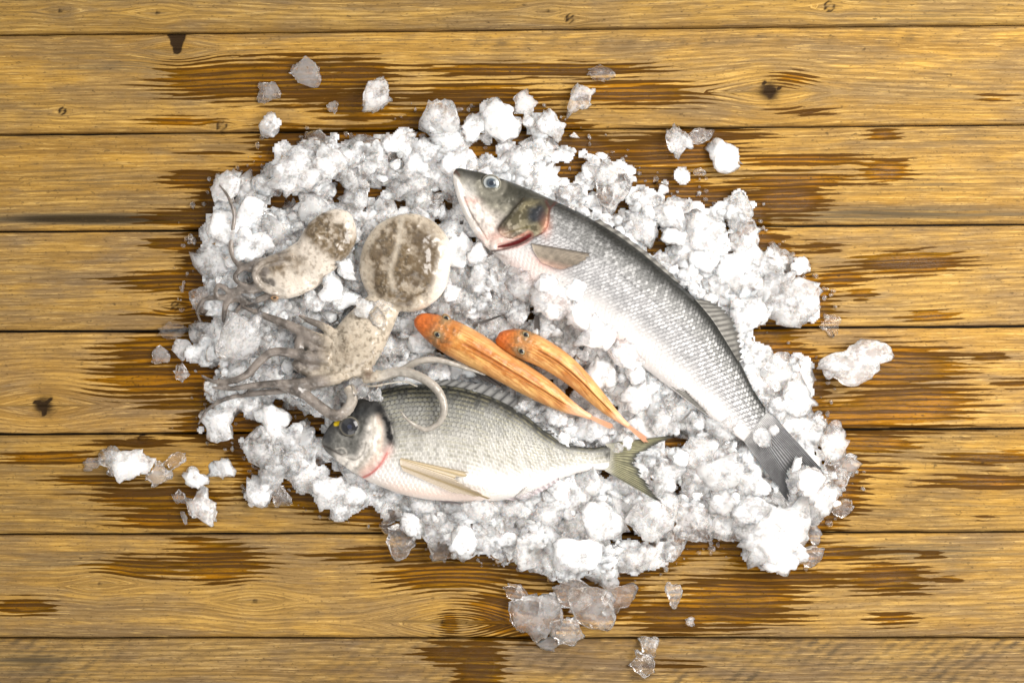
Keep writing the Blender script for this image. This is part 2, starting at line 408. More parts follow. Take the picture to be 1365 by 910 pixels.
def plank(i):
    top, bot = EDGE[i], EDGE[i + 1]
    inframe = bot[0] > 0 and top[0] < 910
    nx = 500 if inframe else 60; ny = 40 if inframe else 14
    x = np.linspace(XA, XB, nx + 1)
    f = np.linspace(0, 1, ny + 1); f = 0.5 - 0.5 * np.sign(0.5 - f) * (np.abs(1 - 2 * f) ** 0.92)
    X, F = np.meshgrid(x, f)
    jit = (fbm(X / 60, X * 0 + i * 9.1, seed=70 + i, octv=3) - 0.5) * 2.0
    yt = top[0] + (top[1] - top[0]) * X / 1365.0 + 1.7 + jit * (1 - F)
    yb = bot[0] + (bot[1] - bot[0]) * X / 1365.0 - 1.7 + (fbm(X / 60, X * 0 + i * 5.7, seed=90 + i, octv=3) - 0.5) * 2.0 * F
    Y = yt + (yb - yt) * F
    ed = np.minimum(Y - yt, yb - Y)
    Z = -2.6 * np.exp(-ed / 1.6) + (fbm(X / 120, Y / 25, seed=i, octv=2) - 0.5) * 1.2 + (i * 37 % 5 - 2) * 0.4 - 1.0
    wet = blurw_at(X, Y)
    for (cx, cy, rx, ry, st) in WET:
        if cy + 3 * ry < yt.min() or cy - 3 * ry > yb.max(): continue
        wet = np.maximum(wet, st * 1.05 * np.exp(-0.72 * (((X - cx) / rx) ** 2 + ((Y - cy) / ry) ** 2)))
    grey = np.zeros_like(X); knot = np.zeros_like(X); bend = np.zeros_like(X)
    for (cx, cy, rx, ry, st) in GREY:
        grey = np.maximum(grey, st * np.exp(-(((X - cx) / rx) ** 2 + ((Y - cy) / ry) ** 2)))
    for (cx, cy, r, bw) in KNOTS:
        if cy < yt.min() - 4 or cy > yb.max() + 4: continue
        dx, dy = X - cx, Y - cy
        q = np.hypot(dx * 0.9, dy) * (.8 + .45 * vnoise(X / (r * .5), Y / (r * .5), seed=int(cx)))
        kn = .75 * np.exp(-(q / (r * .42)) ** 2)
        if r > 14:
            an = np.arctan2(dy, dx) + .9 * vnoise(X / 9, Y / 9, seed=int(cy))
            kn = kn * .55 + .52 * np.exp(-(q / r) ** 4) + .30 * np.exp(-((q - r) / 1.6) ** 2) * vnoise(X / 12, Y / 12, seed=int(cx) + 1)
            kn += .7 * np.exp(-((np.abs(np.sin(an * 1.5 + cx)) * q) / 1.6) ** 2) * (q < r * .75)
        if 4 < r < 8: kn = kn * .8 + .8 * np.exp(-((np.hypot(dx, dy) - r * .9) / 1.7) ** 2)
        knot = np.maximum(knot, kn * 1.15)
        bend += np.sign(dy) * -bw * 0.8 * np.exp(-np.abs(dy) / (bw * 0.9)) * np.exp(-(dx / (bw * 1.9)) ** 2)
    if i == 3: knot = np.maximum(knot, 1.3 * sstep(3, -2, np.abs(X - 236) - (12 - (Y - yt) * .36)) * (Y - yt < 26))  # hole at the plank edge: its shade painted as a dark wedge
    big = (fbm(X / 520, Y / 120, seed=200 + i, octv=2) - 0.5) * 20
    G = Y + bend + big + (top[1] - top[0]) / -1365.0 * X + 0.0025 * (X - 682) * ((i * 29 % 7) - 3)
    saw = np.zeros_like(X)
    if i == 3: saw = np.exp(-((Y - yt - 14) / 9) ** 2) * sstep(400, 520, X) * 0.75
    if i == 9: saw = sstep(300, 760, X) * 0.75 + 0.7 * np.exp(-((X - 40) / 120) ** 2) + 0.25
    if i == 8: saw = np.exp(-((Y - yb + 20) / 14) ** 2) * 0.2
    saw = saw * (0.5 + 0.5 * np.sin((X + (Y - yt) * (1.3 if i == 9 else 0.9) + 6 * vnoise(X / 40, Y / 10, seed=5)) / (3.6 if i == 9 else 5.4))) * vnoise(X / 50, Y / 20, seed=8 + i) * 1.5
    W = to_world(X, Y, Z).reshape(-1, 3)
    nv = (nx + 1) * (ny + 1)
    idx = np.arange(nv).reshape(ny + 1, nx + 1)
    q = np.stack([idx[1:, :-1], idx[1:, 1:], idx[:-1, 1:], idx[:-1, :-1]], -1).reshape(-1, 4).tolist()
    # skirt and underside
    rim = np.concatenate([idx[0, :], idx[1:, -1], idx[-1, -2::-1], idx[-2:0:-1, 0]])
    low = W[rim].copy(); low[:, 2] = -26 * S
    Wall = np.concatenate([W, low]); n = len(rim)
    for a in range(n):
        b = (a + 1) % n
        q.append([int(rim[a]), int(rim[b]), nv + b, nv + a])
    q.append([nv + a for a in range(n)][::-1])
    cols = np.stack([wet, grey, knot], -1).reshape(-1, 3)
    ring = rim
    cols = np.concatenate([cols, cols[ring]])
    gv = np.stack([X.ravel(), G.ravel(), np.full(nv, i * 13.37)], -1); gv = np.concatenate([gv, gv[ring] + [0, 4, 0]])
    sw = np.concatenate([saw.ravel(), saw.ravel()[ring] * 0])
    tone = TONE.get(i, (1, 1, 1))
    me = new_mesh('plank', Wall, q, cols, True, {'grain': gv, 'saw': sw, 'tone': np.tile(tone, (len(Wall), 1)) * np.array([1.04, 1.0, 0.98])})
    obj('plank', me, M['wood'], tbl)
wetg = blur(blur(blur(ice_in.astype(float), 16, 1), 10, 1), 5, 0)
wetg = np.clip(wetg * 1.9, 0, 1.0) * 0.98
def blurw_at(X, Y):
    inside = (X > GX0) & (X < 1425) & (Y > GY0) & (Y < 965)
    return np.where(inside, look(wetg, X, Y), 0.0)
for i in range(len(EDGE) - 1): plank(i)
bm = bmesh.new(); bmesh.ops.create_cube(bm, size=1)  # unseen board, added to keep background light from glowing through the plank gaps
bmesh.ops.scale(bm, vec=((XB - XA) * S * 0.96, 1400 * S, 20 * S), verts=bm.verts); bmesh.ops.translate(bm, vec=(0, 40 * S, -37 * S), verts=bm.verts)
me = bpy.data.meshes.new('gap_light_blocker'); bm.to_mesh(me); bm.free()
obj('gap_light_blocker', me, M['under'], tbl)

# ------------------------------------------------------------------ fish builders
def stations(top, bot, nu):
    top = np.asarray(top, float); bot = np.asarray(bot, float)
    mid = (top + bot) / 2
    d = np.concatenate([[0], np.cumsum(np.linalg.norm(np.diff(mid, axis=0), axis=1))])
    q = np.linspace(0, d[-1], nu)
    # finer steps at the snout
    return catmull_at(top, d, q), catmull_at(bot, d, q), q, d[-1]

def loft(top, bot, thick, zc, nu, nvis, nund, under=0.6, power=0.85):
    """closed body: returns X,Y,Z,Q(length),F(0 back..1 belly),up flag, faces"""
    T, B, q, L = stations(top, bot, nu)
    a = np.concatenate([np.linspace(0, math.pi, nvis, endpoint=False), np.linspace(math.pi, 2 * math.pi, nund, endpoint=False)])
    c, s = np.cos(a), np.sin(a)
    th = thick(q / L)[:, None]; zz = zc(q / L)[:, None]
    mid = (T + B) / 2; half = (T - B) / 2
    X = mid[:, 0:1] + half[:, 0:1] * c; Y = mid[:, 1:2] + half[:, 1:2] * c
    sp = np.sign(s) * np.abs(s) ** power
    Z = zz + th * np.where(s >= 0, sp, sp * under)
    F = np.broadcast_to((1 - c) / 2, X.shape); up = np.broadcast_to(s >= -1e-9, X.shape)
    Q = np.broadcast_to(q[:, None], X.shape)
    Wd = np.broadcast_to(np.linalg.norm(T - B, axis=1)[:, None], X.shape)
    nv = len(a)
    idx = np.arange(nu * nv).reshape(nu, nv); r = np.roll(idx, -1, 1)
    f = np.stack([idx[:-1], idx[1:], r[1:], r[:-1]], -1).reshape(-1, 4).tolist()
    f.append(idx[0][::-1].tolist()); f.append(idx[-1].tolist())
    f = [p[::-1] for p in f]
    return X, Y, Z, Q, F, up, Wd, f, L

def surf_z(X, Y, Z, up):
    xs, ys, zs = X[up].ravel(), Y[up].ravel(), Z[up].ravel()
    def at(x, y):
        k = np.argmin((xs - x) ** 2 + (ys - y) ** 2)
        return float(zs[k])
    return at

def scales(Q, Wc, sl, sw):
    """overlapping scale lattice: returns ramp (0 root..1 free edge), edge closeness, per-scale random"""
    row = np.floor(Wc / sw); v = Wc / sw - row - 0.5
    u = Q / sl + 0.5 * (row % 2) + 0.55 * v * v * 1.6
    ci = np.floor(u); fu = u - ci
    edge = np.exp(-((1 - fu) / 0.22) ** 2) + np.exp(-(fu / 0.10) ** 2)
    gapv = np.exp(-((0.5 - np.abs(v)) / 0.13) ** 2)
    rnd = hash3(ci, row, ci * 0, 9)
    return fu, np.clip(edge + 0.55 * gapv, 0, 1), rnd

def fin(name, base, tip, nr, z0, z1, colf, parent, ragged=3.0, wave=1.2, thick=0.8, seed=1, mat='fin', per=5, nv=26):
    """rayed fin spanning from a base line to a tip line"""
    nu = nr * per + 1
    b = catmull(base, nu); tpt = catmull(tip, nu)
    r = np.random.default_rng(seed)
    u = np.linspace(0, nr, nu)
    saw_ = np.abs((u % 1.0) - 0.5) * 2                       # 1 at a ray, 0 between
    lens = 1 + (r.random(nr + 2)[np.minimum(np.round(u).astype(int), nr + 1)] - 0.5) * ragged * 0.03
    v = np.linspace(0, 1, nv)
    dirv = tpt - b; ln = np.linalg.norm(dirv, axis=1, keepdims=True) + 1e-6
    notch = (1 - saw_)[:, None] * ragged / ln * 1.0
    tip2 = b + dirv * np.clip(lens[:, None] - notch, 0.15, 1.3)
    P = b[:, None, :] + (tip2 - b)[:, None, :] * v[None, :, None]
    zb = np.asarray([z0[0] + (z0[1] - z0[0]) * k for k in np.linspace(0, 1, nu)])[:, None]
    zt = np.asarray([z1[0] + (z1[1] - z1[0]) * k for k in np.linspace(0, 1, nu)])[:, None]
    Zm = zb + (zt - zb) * v[None, :] + wave * (saw_[:, None] - 0.5) * (0.5 + v[None, :]) + 3.0 * (fbm(P[..., 0] / 40, P[..., 1] / 40, seed=seed, octv=2) - 0.5)
    c = colf(np.broadcast_to(u[:, None], Zm.shape), np.broadcast_to(v[None, :], Zm.shape), np.broadcast_to(saw_[:, None], Zm.shape), P[..., 0], P[..., 1])
    up = to_world(P[..., 0], P[..., 1], Zm + thick / 2).reshape(-1, 3); dn = to_world(P[..., 0], P[..., 1], Zm - thick / 2).reshape(-1, 3)
    n = nu * nv; idx = np.arange(n).reshape(nu, nv)
    q = np.stack([idx[:-1, :-1], idx[1:, :-1], idx[1:, 1:], idx[:-1, 1:]], -1).reshape(-1, 4)
    f = q.tolist() + (q[:, ::-1] + n).tolist()
    rim = np.concatenate([idx[0, :], idx[1:, -1], idx[-1, -2::-1], idx[-2:0:-1, 0]])
    for a in range(len(rim)):
        x, y = int(rim[a]), int(rim[(a + 1) % len(rim)]); f.append([y, x, x + n, y + n])
    cc = c.reshape(-1, 3)
    me = new_mesh(name, np.concatenate([up, dn]), f, np.concatenate([cc, cc]))
    return obj(name, me, M[mat], parent)

def dome(name, px, py, z, r, rings, parent, squash=0.45, mat='eye', ell=(1, 1), rot=0.0):
    """low dome (eye, pupil); rings: list of (radius fraction, colour)"""
    nr, na = 14, 36
    V, C = [], []
    for i in range(nr + 1):
        ph = (i / nr) * math.pi * 0.62
        rr, hh = math.sin(ph), math.cos(ph)
        for a in range(na):
            an = 2 * math.pi * a / na
            ex, ey = rr * math.cos(an) * ell[0], rr * math.sin(an) * ell[1]
            x = ex * math.cos(rot) - ey * math.sin(rot); y = ex * math.sin(rot) + ey * math.cos(rot)
            V.append((px + r * x, py + r * y, z + r * squash * hh))
            cl = rings[-1][1]
            for lim, cc in rings:
                if rr * (1 if ph < math.pi / 2 else 2) <= lim: cl = cc; break
            C.append(cl)
    V = np.array(V); Wd = to_world(V[:, 0], V[:, 1], V[:, 2])
    f = []
    for i in range(nr):
        for a in range(na):
            b = (a + 1) % na
            f.append([i * na + a, i * na + b, (i + 1) * na + b, (i + 1) * na + a])
    f.append([nr * na + a for a in range(na)][::-1])
    me = new_mesh(name, Wd, f, np.array(C))
    return obj(name, me, M[mat], parent)

# ------------------------------------------------------------------ sea bass
def build_bass():
    root = thing('sea_bass', 800, 400, 'large silver sea bass with dark grey back lying on the crushed ice', 'fish')
    th = lambda t: np.interp(t, [0, .02, .06, .14, .25, .4, .55, .7, .85, .95, 1], [1.5, 7, 14, 24, 31, 35, 33, 27, 17, 10, 5])
    zc = lambda t: np.interp(t, [0, .1, .3, .6, .85, 1], [33, 32, 30, 28, 27, 27])
    X, Y, Z, Q, F, up, Wd, f, L = loft(BASS_TOP, BASS_BOT, th, zc, 620, 170, 36)
    t = Q / L
    n1 = fbm(X / 6, Y / 6, seed=11, octv=3); n2 = fbm(X / 30, Y / 30, seed=12, octv=3); n3 = fbm(X / 2.2, Y / 2.2, seed=13, octv=2)
    head_line = smooth_line([(742,268),(733,280),(731,298),(724,310),(708,318),(690,327),(668,333),(655,335)])   # free edge of the gill cover
    # head mask: in front of the gill edge
    head_poly = [(590,215),(742,262)] + head_line + [(640,345),(590,330)]
    head = in_poly(X, Y, head_poly) & up
    dg = dist_poly(X, Y, head_line)
    # ---- colour
    fu, edge, rnd = scales(Q, F * Wd, 5.6, 5.0)
    back = np.array([0.026, 0.027, 0.024]); mid = np.array([0.21, 0.212, 0.206]); silver = np.array([0.44, 0.44, 0.445]); belly = np.array([0.74, 0.71, 0.69])
    ff = F + (n2 - 0.5) * 0.10
    c = mix(np.broadcast_to(back, X.shape + (3,)), mid, sstep(0.03, 0.24, ff))
    c = mix(c, silver, sstep(0.20, 0.46, ff)); c = mix(c, belly, sstep(0.54, 0.84, ff))
    amt = (1 - sstep(0.55, 0.80, ff)) * ~head
    dark = np.clip(edge * 0.9, 0, 1) * amt
    c = c * (1 - 0.85 * dark[..., None] * (0.55 + 0.45 * rnd[..., None]))
    c = c * (1 + ((rnd - 0.5) * 0.45 * amt)[..., None])
    c = mix(c, (.66, .66, .66), .40 * np.exp(-((fu - .55) / .25) ** 2) * sstep(.35, .75, rnd) * amt * sstep(.06, .2, F))
    spk = sstep(0.56, 0.70, n3) * (1 - sstep(0.45, 0.7, ff)) * ~head
    c = c * (1 - 0.25 * spk[..., None])
    lat = np.exp(-((F - 0.30 - 0.05 * t) / 0.012) ** 2) * ~head
    c = c * (1 - 0.25 * lat[..., None])
    c = mix(c, (0.85, 0.52, 0.45), np.exp(-((F - 0.93) / 0.06) ** 2) * 0.35 * sstep(0.2, 0.3, t) * (1 - sstep(0.6, 0.7, t)))
    c = mix(c, (0.80, 0.40, 0.30), 0.5 * np.exp(-((X - 725) / 22) ** 2 - ((Y - 350) / 14) ** 2))
    # head
    hx = X - 604; 
    hc = mix(np.broadcast_to(np.array([0.028, 0.028, 0.021]), X.shape + (3,)), (0.23, 0.218, 0.175), sstep(0.12, 0.46, F + (n2 - .5) * .2))
    hc = mix(hc, (0.82, 0.74, 0.68), sstep(0.42, 0.66, F + (n2 - .5) * .12))
    hc = hc * np.clip(0.30 + 1.25 * n1, .3, 1.4)[..., None]
    hc = mix(hc, (0.05, 0.048, 0.036), .55 * sstep(.52, .66, fbm(X / 9, Y / 9, seed=18, octv=4)) * sstep(.62, .3, F))
    hc = mix(hc, (0.78, 0.76, 0.72), 0.8 * np.exp(-((X - 622) / 12) ** 2 - ((Y - 268) / 22) ** 2))
    hc = mix(hc, (0.22, 0.21, 0.17), 0.7 * sstep(9, 3, np.abs(np.hypot(X - 655, Y - 244) - 15)) * (Y > 240))
    # gilded gill cover with dark patch
    gill = in_poly(X, Y, smooth_line([(700,262),(728,268),(731,295),(720,312),(690,318),(672,316),(664,306),(682,282),(700,262)]))
    hc = mix(hc, (0.20, 0.172, 0.095), gill * (0.45 + 0.45 * n1))
    hc = mix(hc, (0.045, 0.038, 0.02), gill * .75 * sstep(.50, .62, fbm(X / 8, Y / 8, seed=19, octv=4)))
    hc = mix(hc, (0.025, 0.028, 0.032), np.clip(1.15 * np.exp(-((X - 716) / 13) ** 4 - ((Y - 285 + 0.25 * (X - 716)) / 12) ** 4) * (0.7 + 0.5 * n1), 0, 1))
    for ln, wd, k, cc in (([(702,264),(690,272),(680,286),(668,298),(664,305)], 4.2, .9, (0.025, 0.022, 0.015)),
                      ([(696,270),(684,284),(674,298),(670,308)], 1.5, .8, (0.04, 0.035, 0.02)),
                      ([(704,262),(718,264),(731,272)], 5.5, .85, (0.05, 0.05, 0.04)),
                      ([(640,232),(665,238),(700,252),(728,264)], 3.0, .6, (0.05, 0.05, 0.04)),
                      ([(706,302),(690,306),(672,312)], 1.6, .7, (0.10, 0.08, 0.03)),
                      ([(728,268),(733,282),(730,300),(722,312)], 2.2, .8, (0.06, 0.02, 0.015)),
                      ([(604,232),(607,228),(612,234)], 1.6, .7, (0.08, 0.03, 0.02)),
                      ([(636,268),(650,280),(662,290)], 2.0, .25, (0.15, 0.14, 0.1))):
        dl = dist_poly(X, Y, smooth_line(ln, 30)); hc = mix(hc, cc, k * np.exp(-(dl / wd) ** 2))
    # upper jaw plate edge
    jaw = smooth_line([(605,240),(608,258),(618,285),(632,308),(641,322)], 40)
    dj = dist_poly(X, Y, jaw)
    hc = mix(hc, (0.88, 0.86, 0.82), 0.85 * np.exp(-((dj - 3.0) / 3.0) ** 2))
    hc = mix(hc, (0.10, 0.07, 0.05), 0.75 * np.exp(-((dist_poly(X, Y, [(x + 9, y - 3) for x, y in jaw])) / 1.4) ** 2) * (Y > 262))
    hc = mix(hc, (0.78, 0.42, 0.33), 0.5 * np.exp(-((X - 664) / 14) ** 2 - ((Y - 316) / 9) ** 2))
    hc = mix(hc, (0.75, 0.34, 0.26), 0.55 * np.exp(-((X - 627) / 9) ** 2 - ((Y - 268) / 5) ** 2))
    hc = mix(hc, (0.80, 0.50, 0.43), 0.4 * np.exp(-((X - 642) / 10) ** 2 - ((Y - 318) / 7) ** 2))
    c = np.where(head[..., None], hc, c)
    # red gill slit
    slit = smooth_line([(664,329),(680,326),(696,320),(706,314)], 30); ds = dist_poly(X, Y, slit)
    sw_ = np.interp(X, [660, 672, 690, 704, 712], [.8, 2.6, 4.6, 4.2, 2.0]); c = mix(c, (0.10, 0.006, 0.006), np.exp(-(ds / sw_) ** 4)); c = mix(c, (0.62, 0.22, 0.17), 0.45 * np.exp(-((ds - sw_ - 1.5) / 1.8) ** 2))
    c = mix(c, (0.06, 0.02, 0.015), 0.8 * np.exp(-(dg / 1.6) ** 2) * up * (Y > 262))
    c = mix(c, (0.55, 0.25, 0.17), 0.5 * np.exp(-((X - 728) / 7) ** 2 - ((Y - 302) / 14) ** 2))
    # ---- relief
    dz = np.where(head, 0, 0.9 * (fu - 0.4) * (1 - sstep(0.85, 1, F)) * sstep(0.0, 0.08, F)) + 0.5 * (n3 - 0.5)
    dz += np.where(head, 2.6 * sstep(0, 7, dg) * 0 + 3.0 * sstep(14, 0, dg) * (Y > 262), 0) * sstep(0.02, 0.1, F)
    dz += np.where(head & gill, 2.0, 0) * sstep(0, 5, dg) - 4.5 * np.exp(-(ds / 4.0) ** 2)
    dz += np.where(head, (n1 - 0.5) * 2.2 + 3.0 * np.exp(-((dj - 4) / 4) ** 2) - 2.0 * np.exp(-((np.hypot(X - 655, Y - 244) - 13) / 3) ** 2), 0)
    Z = Z + np.where(up, dz, 0)
    me = new_mesh('body', to_world(X, Y, Z).reshape(-1, 3), f, np.clip(c, 0.004, 0.95).reshape(-1, 3))
    obj('body', me, M['silver'], root)
    at = surf_z(X, Y, Z, up)
    ze = at(655, 244)
    e = dome('eye', 655, 244, ze - 2.5, 12.5, [(.50, (.03, .037, .047)), (.60, (.13, .155, .17)), (.76, (.36, .38, .37)), (.88, (.06, .06, .05)), (2, (.20, .19, .15))], root, 0.5, ell=(1.08, .92), rot=.35)
    dome('pupil', 655, 244, ze + 2.6, 5.6, [(.6, (.015, .02, .03)), (2, (.05, .07, .09))], e, 0.3)
    # fins
    def greyfin(u, v, s, x, y):
        c = mix(np.broadcast_to(np.array([.30, .29, .26]), u.shape + (3,)), (.10, .095, .085), sstep(0.25, .9, s))
        c = mix(c, (.05, .048, .042), sstep(.55, 1, v) * .6); return c * (.65 + .7 * fbm(x / 5, y / 5, seed=4)[..., None])
    def pecfin(u, v, s, x, y):
        c = mix(np.broadcast_to(np.array([.34, .29, .225]), u.shape + (3,)), (.15, .13, .11), sstep(.3, .9, s) * .75)
        c = mix(c, (.62, .42, .34), sstep(.5, 1, u / u.max()) * .7); c = mix(c, (.07, .06, .05), sstep(.12, 0, u / u.max()) * .8)
        return c * (.45 + 1.0 * fbm(x / 7, y / 7, seed=3)[..., None])
    zp = at(716, 335)
    fin('pectoral_fin', [(708,324),(712,336),(722,350)], [(789,338),(776,350),(748,360)], 19, (zp + 2, zp + 2), (zp + 9, zp + 6), pecfin, root, 2, seed=2)
    fin('dorsal_fin', [(926,398),(948,424),(968,455),(984,482)], [(950,402),(974,420),(986,446),(991,478)], 13, (at(930,404), at(980,478)), (42, 40), greyfin, root, 5, seed=3)
    fin('spiny_dorsal_fin', [(792,294),(830,318),(870,349),(905,378)], [(800,292),(840,318),(880,350),(908,376)], 9, (32, 32), (33, 33), greyfin, root, 2, seed=5)
    fin('pelvic_fin', [(712,388),(722,398),(730,404)], [(692,372),(688,384),(704,396)], 6, (26, 26), (30, 30), pecfin, root, 3, seed=6)
    fin('anal_fin', [(884,506),(910,528),(936,548)], [(912,518),(934,540),(948,556)], 10, (36, 34), (40, 38), greyfin, root, 4, seed=7)
    def tailfin(u, v, s, x, y):
        c = mix(np.broadcast_to(np.array([.20, .20, .205]), u.shape + (3,)), (.035, .036, .038), sstep(.2, .85, s))
        m = u / u.max()
        c = mix(c, (.035, .036, .038), sstep(.78, 1, v) * .75 + 0 * m)
        c = mix(c, (.55, .55, .54), sstep(.35, 0, v) * .55)
        return c * (.6 + .8 * fbm(x / 4, y / 4, seed=6)[..., None])
    fin('tail_fin', [(1021,543),(1014,556),(1003,570),(990,586)], [(1098,628),(1066,622),(1050,636),(1054,674)], 24, (29, 27), (36, 30), tailfin, root, 4, wave=1.6, seed=8, nv=44)
    return root
build_bass()

# ------------------------------------------------------------------ sea bream
def build_bream():
    root = thing('gilthead_bream', 620, 595, 'deep oval silver sea bream with dark scaled back and yellow brow spot', 'fish')
    th = lambda t: np.interp(t, [0, .03, .08, .18, .35, .5, .65, .8, .92, 1], [2, 9, 16, 25, 31, 31, 26, 17, 9, 5])
    zc = lambda t: np.interp(t, [0, .1, .5, 1], [30, 30, 30, 31])
    X, Y, Z, Q, F, up, Wd, f, L = loft(BREAM_TOP, BREAM_BOT, th, zc, 440, 180, 36)
    t = Q / L
    n1 = fbm(X / 6, Y / 6, seed=21, octv=3); n2 = fbm(X / 30, Y / 30, seed=22, octv=3); n3 = fbm(X / 2.2, Y / 2.2, seed=23, octv=2)
    edge_line = smooth_line([(492,526),(508,540),(520,560),(524,585),(517,605),(502,624),(482,640)])
    head = in_poly(X, Y, [(420,520)] + [(488,515)] + edge_line + [(420,640)]) & up
    dg = dist_poly(X, Y, edge_line)
    fu, edge, rnd = scales(Q, F * Wd, 6.2, 6.0)
    ff = F + (n2 - .5) * .08
    c = mix(np.broadcast_to(np.array([.045, .047, .042]), X.shape + (3,)), (.31, .31, .285), sstep(.04, .24, ff))
    c = mix(c, (.50, .49, .45), sstep(.20, .46, ff)); c = mix(c, (.76, .74, .71), sstep(.55, .86, ff))
    amt = (1 - sstep(.30, .62, ff)) * (1 - .5 * sstep(.45, .7, t)) * ~head
    c = c * (1 - .92 * (np.clip(edge, 0, 1) * amt)[..., None] * (.6 + .4 * rnd[..., None]))
    rowp = F * Wd / 6.0; lines = np.exp(-(((rowp % 1) - .5) / .20) ** 2) * sstep(.3, .7, vnoise(Q / 5, rowp, seed=5)) * ~head
    c = mix(c, (.24, .225, .14), .55 * lines * (1 - sstep(.60, .85, ff)))
    c = c * (1 + ((rnd - .5) * .35 * (1 - sstep(.6, .9, ff)) * ~head)[..., None])
    c = mix(c, (.88, .64, .52), .55 * np.exp(-((F - .95) / .06) ** 2) * sstep(.15, .3, t) * (1 - sstep(.5, .65, t)))
    c = mix(c, (.09, .09, .08), .85 * np.exp(-((X - 808) / 9) ** 2 - ((Y - 606) / 8) ** 2) * n1 * 1.4)
    hc = mix(np.broadcast_to(np.array([.05, .05, .048]), X.shape + (3,)), (.15, .148, .135), sstep(.1, .5, F + (n2 - .5) * .2))
    hc = mix(hc, (.74, .70, .64), np.clip(sstep(478, 494, X + .35 * (Y - 580)) * sstep(.20, .34, F) + sstep(.72, .86, F) * sstep(440, 456, X), 0, 1))
    hc = hc * np.clip(.30 + 1.3 * n1, .3, 1.4)[..., None]
    hc = mix(hc, (.025, .027, .028), .9 * np.exp(-((X - 478) / 16) ** 2 - ((Y - 548) / 8) ** 2))
    hc = mix(hc, (.045, .047, .05), .8 * np.exp(-((X - 437) / 8) ** 2 - ((Y - 584) / 10) ** 2))
    for ln, wd, k, cc in (([(432,594),(444,600),(456,606),(462,604)], 1.8, .85, (.04, .035, .03)),
                      ([(462,610),(474,612),(484,604),(488,590)], 1.4, .6, (.12, .11, .09)),
                      ([(448,598),(458,597),(462,604),(456,607)], 1.2, .7, (.5, .47, .42)),
                      ([(496,556),(498,580),(492,604),(478,622)], 2.0, .45, (.42, .38, .30)),
                      ([(506,556),(508,585),(500,610),(484,628)], 5.0, .4, (.80, .58, .42))):
        dl = dist_poly(X, Y, smooth_line(ln, 30)); hc = mix(hc, cc, k * np.exp(-(dl / wd) ** 2))
    hc = mix(hc, (.92, .66, .02), 1.0 * sstep(1.15, .75, np.hypot((X - 451) / 6.5, (Y - 563 + .35 * (X - 451)) / 4.2)))
    c = np.where(head[..., None], hc, c)
    # black shoulder patch and red edge of the gill cover
    c = mix(c, (.018, .018, .018), np.clip(1.2 * np.exp(-((dist_poly(X, Y, [(506,545),(517,562),(521,588)])) / 7.5) ** 2) * (.45 + .9 * n1), 0, 1))
    c = mix(c, (.34, .02, .025), .95 * np.exp(-(dist_poly(X, Y, smooth_line([(516,604),(506,620),(494,631),(480,638)], 30)) / 2.0) ** 2))
    c = mix(c, (.82, .42, .36), .45 * np.exp(-(dist_poly(X, Y, [(517,600),(506,616),(486,632)]) / 7) ** 2))
    dz = np.where(head, (n1 - .5) * 2.4, .9 * (fu - .4) * (1 - sstep(.9, 1, F)) * sstep(0, .08, F)) + .4 * (n3 - .5)
    dz += np.where(head, 3.2 * sstep(14, 0, dg), 0) * sstep(.02, .12, F) - 2.0 * np.exp(-((np.hypot(X - 466, Y - 567) - 14) / 3) ** 2)
    Z = Z + np.where(up, dz, 0)
    me = new_mesh('body', to_world(X, Y, Z).reshape(-1, 3), f, np.clip(c, .004, .95).reshape(-1, 3))
    obj('body', me, M['silver'], root)
    at = surf_z(X, Y, Z, up)
    ze = at(466, 568)
    e = dome('eye', 466, 568, ze - 2.5, 14.5, [(.66, (.010, .011, .014)), (.80, (.03, .03, .032)), (.9, (.12, .11, .085)), (2, (.03, .03, .03))], root, .5, rot=.3)
    dome('pupil', 466, 568.5, ze + 2.2, 7.0, [(.5, (.02, .025, .045)), (2, (.006, .006, .008))], e, .4)
    def gold(u, v, s, x, y):
        c = mix(np.broadcast_to(np.array([.74, .68, .60]), u.shape + (3,)), (.38, .28, .13), sstep(.45, .95, s))
        m = u / u.max()
        return mix(c, (.36, .27, .12), .7 * np.exp(-((m - .05) / .12) ** 2) + .75 * np.exp(-((m - .62) / .10) ** 2))
    zp = at(536, 614)
    fin('pectoral_fin', [(534,610),(533,617),(537,627)], [(627,630),(610,639),(650,663),(604,657)], 14, (zp + 2, zp + 1), (at(620,632) + 4, at(600,652) + 4), gold, root, 3, seed=12, nv=36, wave=1.8)
    def dfin(u, v, s, x, y):
        return mix(np.broadcast_to(np.array([.24, .24, .23]), u.shape + (3,)), (.03, .03, .03), np.clip(sstep(.4, .9, s) + .4 * sstep(.5, 1, v), 0, 1))
    fin('dorsal_fin', [(566,513),(612,517),(655,530),(700,553)], [(584,505),(630,507),(676,521),(706,548)], 11, (36, 36), (39, 39), dfin, root, 6, seed=13)
    fin('dorsal_fin', [(712,563),(726,573),(744,586)], [(722,564),(736,574),(748,584)], 6, (33, 33), (34, 34), dfin, root, 4, seed=14)
    fin('spiny_dorsal_fin', [(498,524),(520,517),(548,513)], [(506,520),(530,513),(558,510)], 6, (33, 33), (33, 33), dfin, root, 3, seed=15)
    def pale(u, v, s, x, y):
        return mix(np.broadcast_to(np.array([.46, .41, .42]), u.shape + (3,)), (.24, .20, .21), sstep(.4, .9, s) * .7)
    fin('anal_fin', [(668,664),(700,656),(724,645),(744,635)], [(684,667),(708,662),(730,651),(746,640)], 10, (38, 38), (37, 38), pale, root, 2, seed=16)
    fin('pelvic_fin', [(560,662),(572,665),(584,667)], [(612,670),(620,672),(606,671)], 5, (30, 30), (36, 36), pale, root, 2, seed=18)
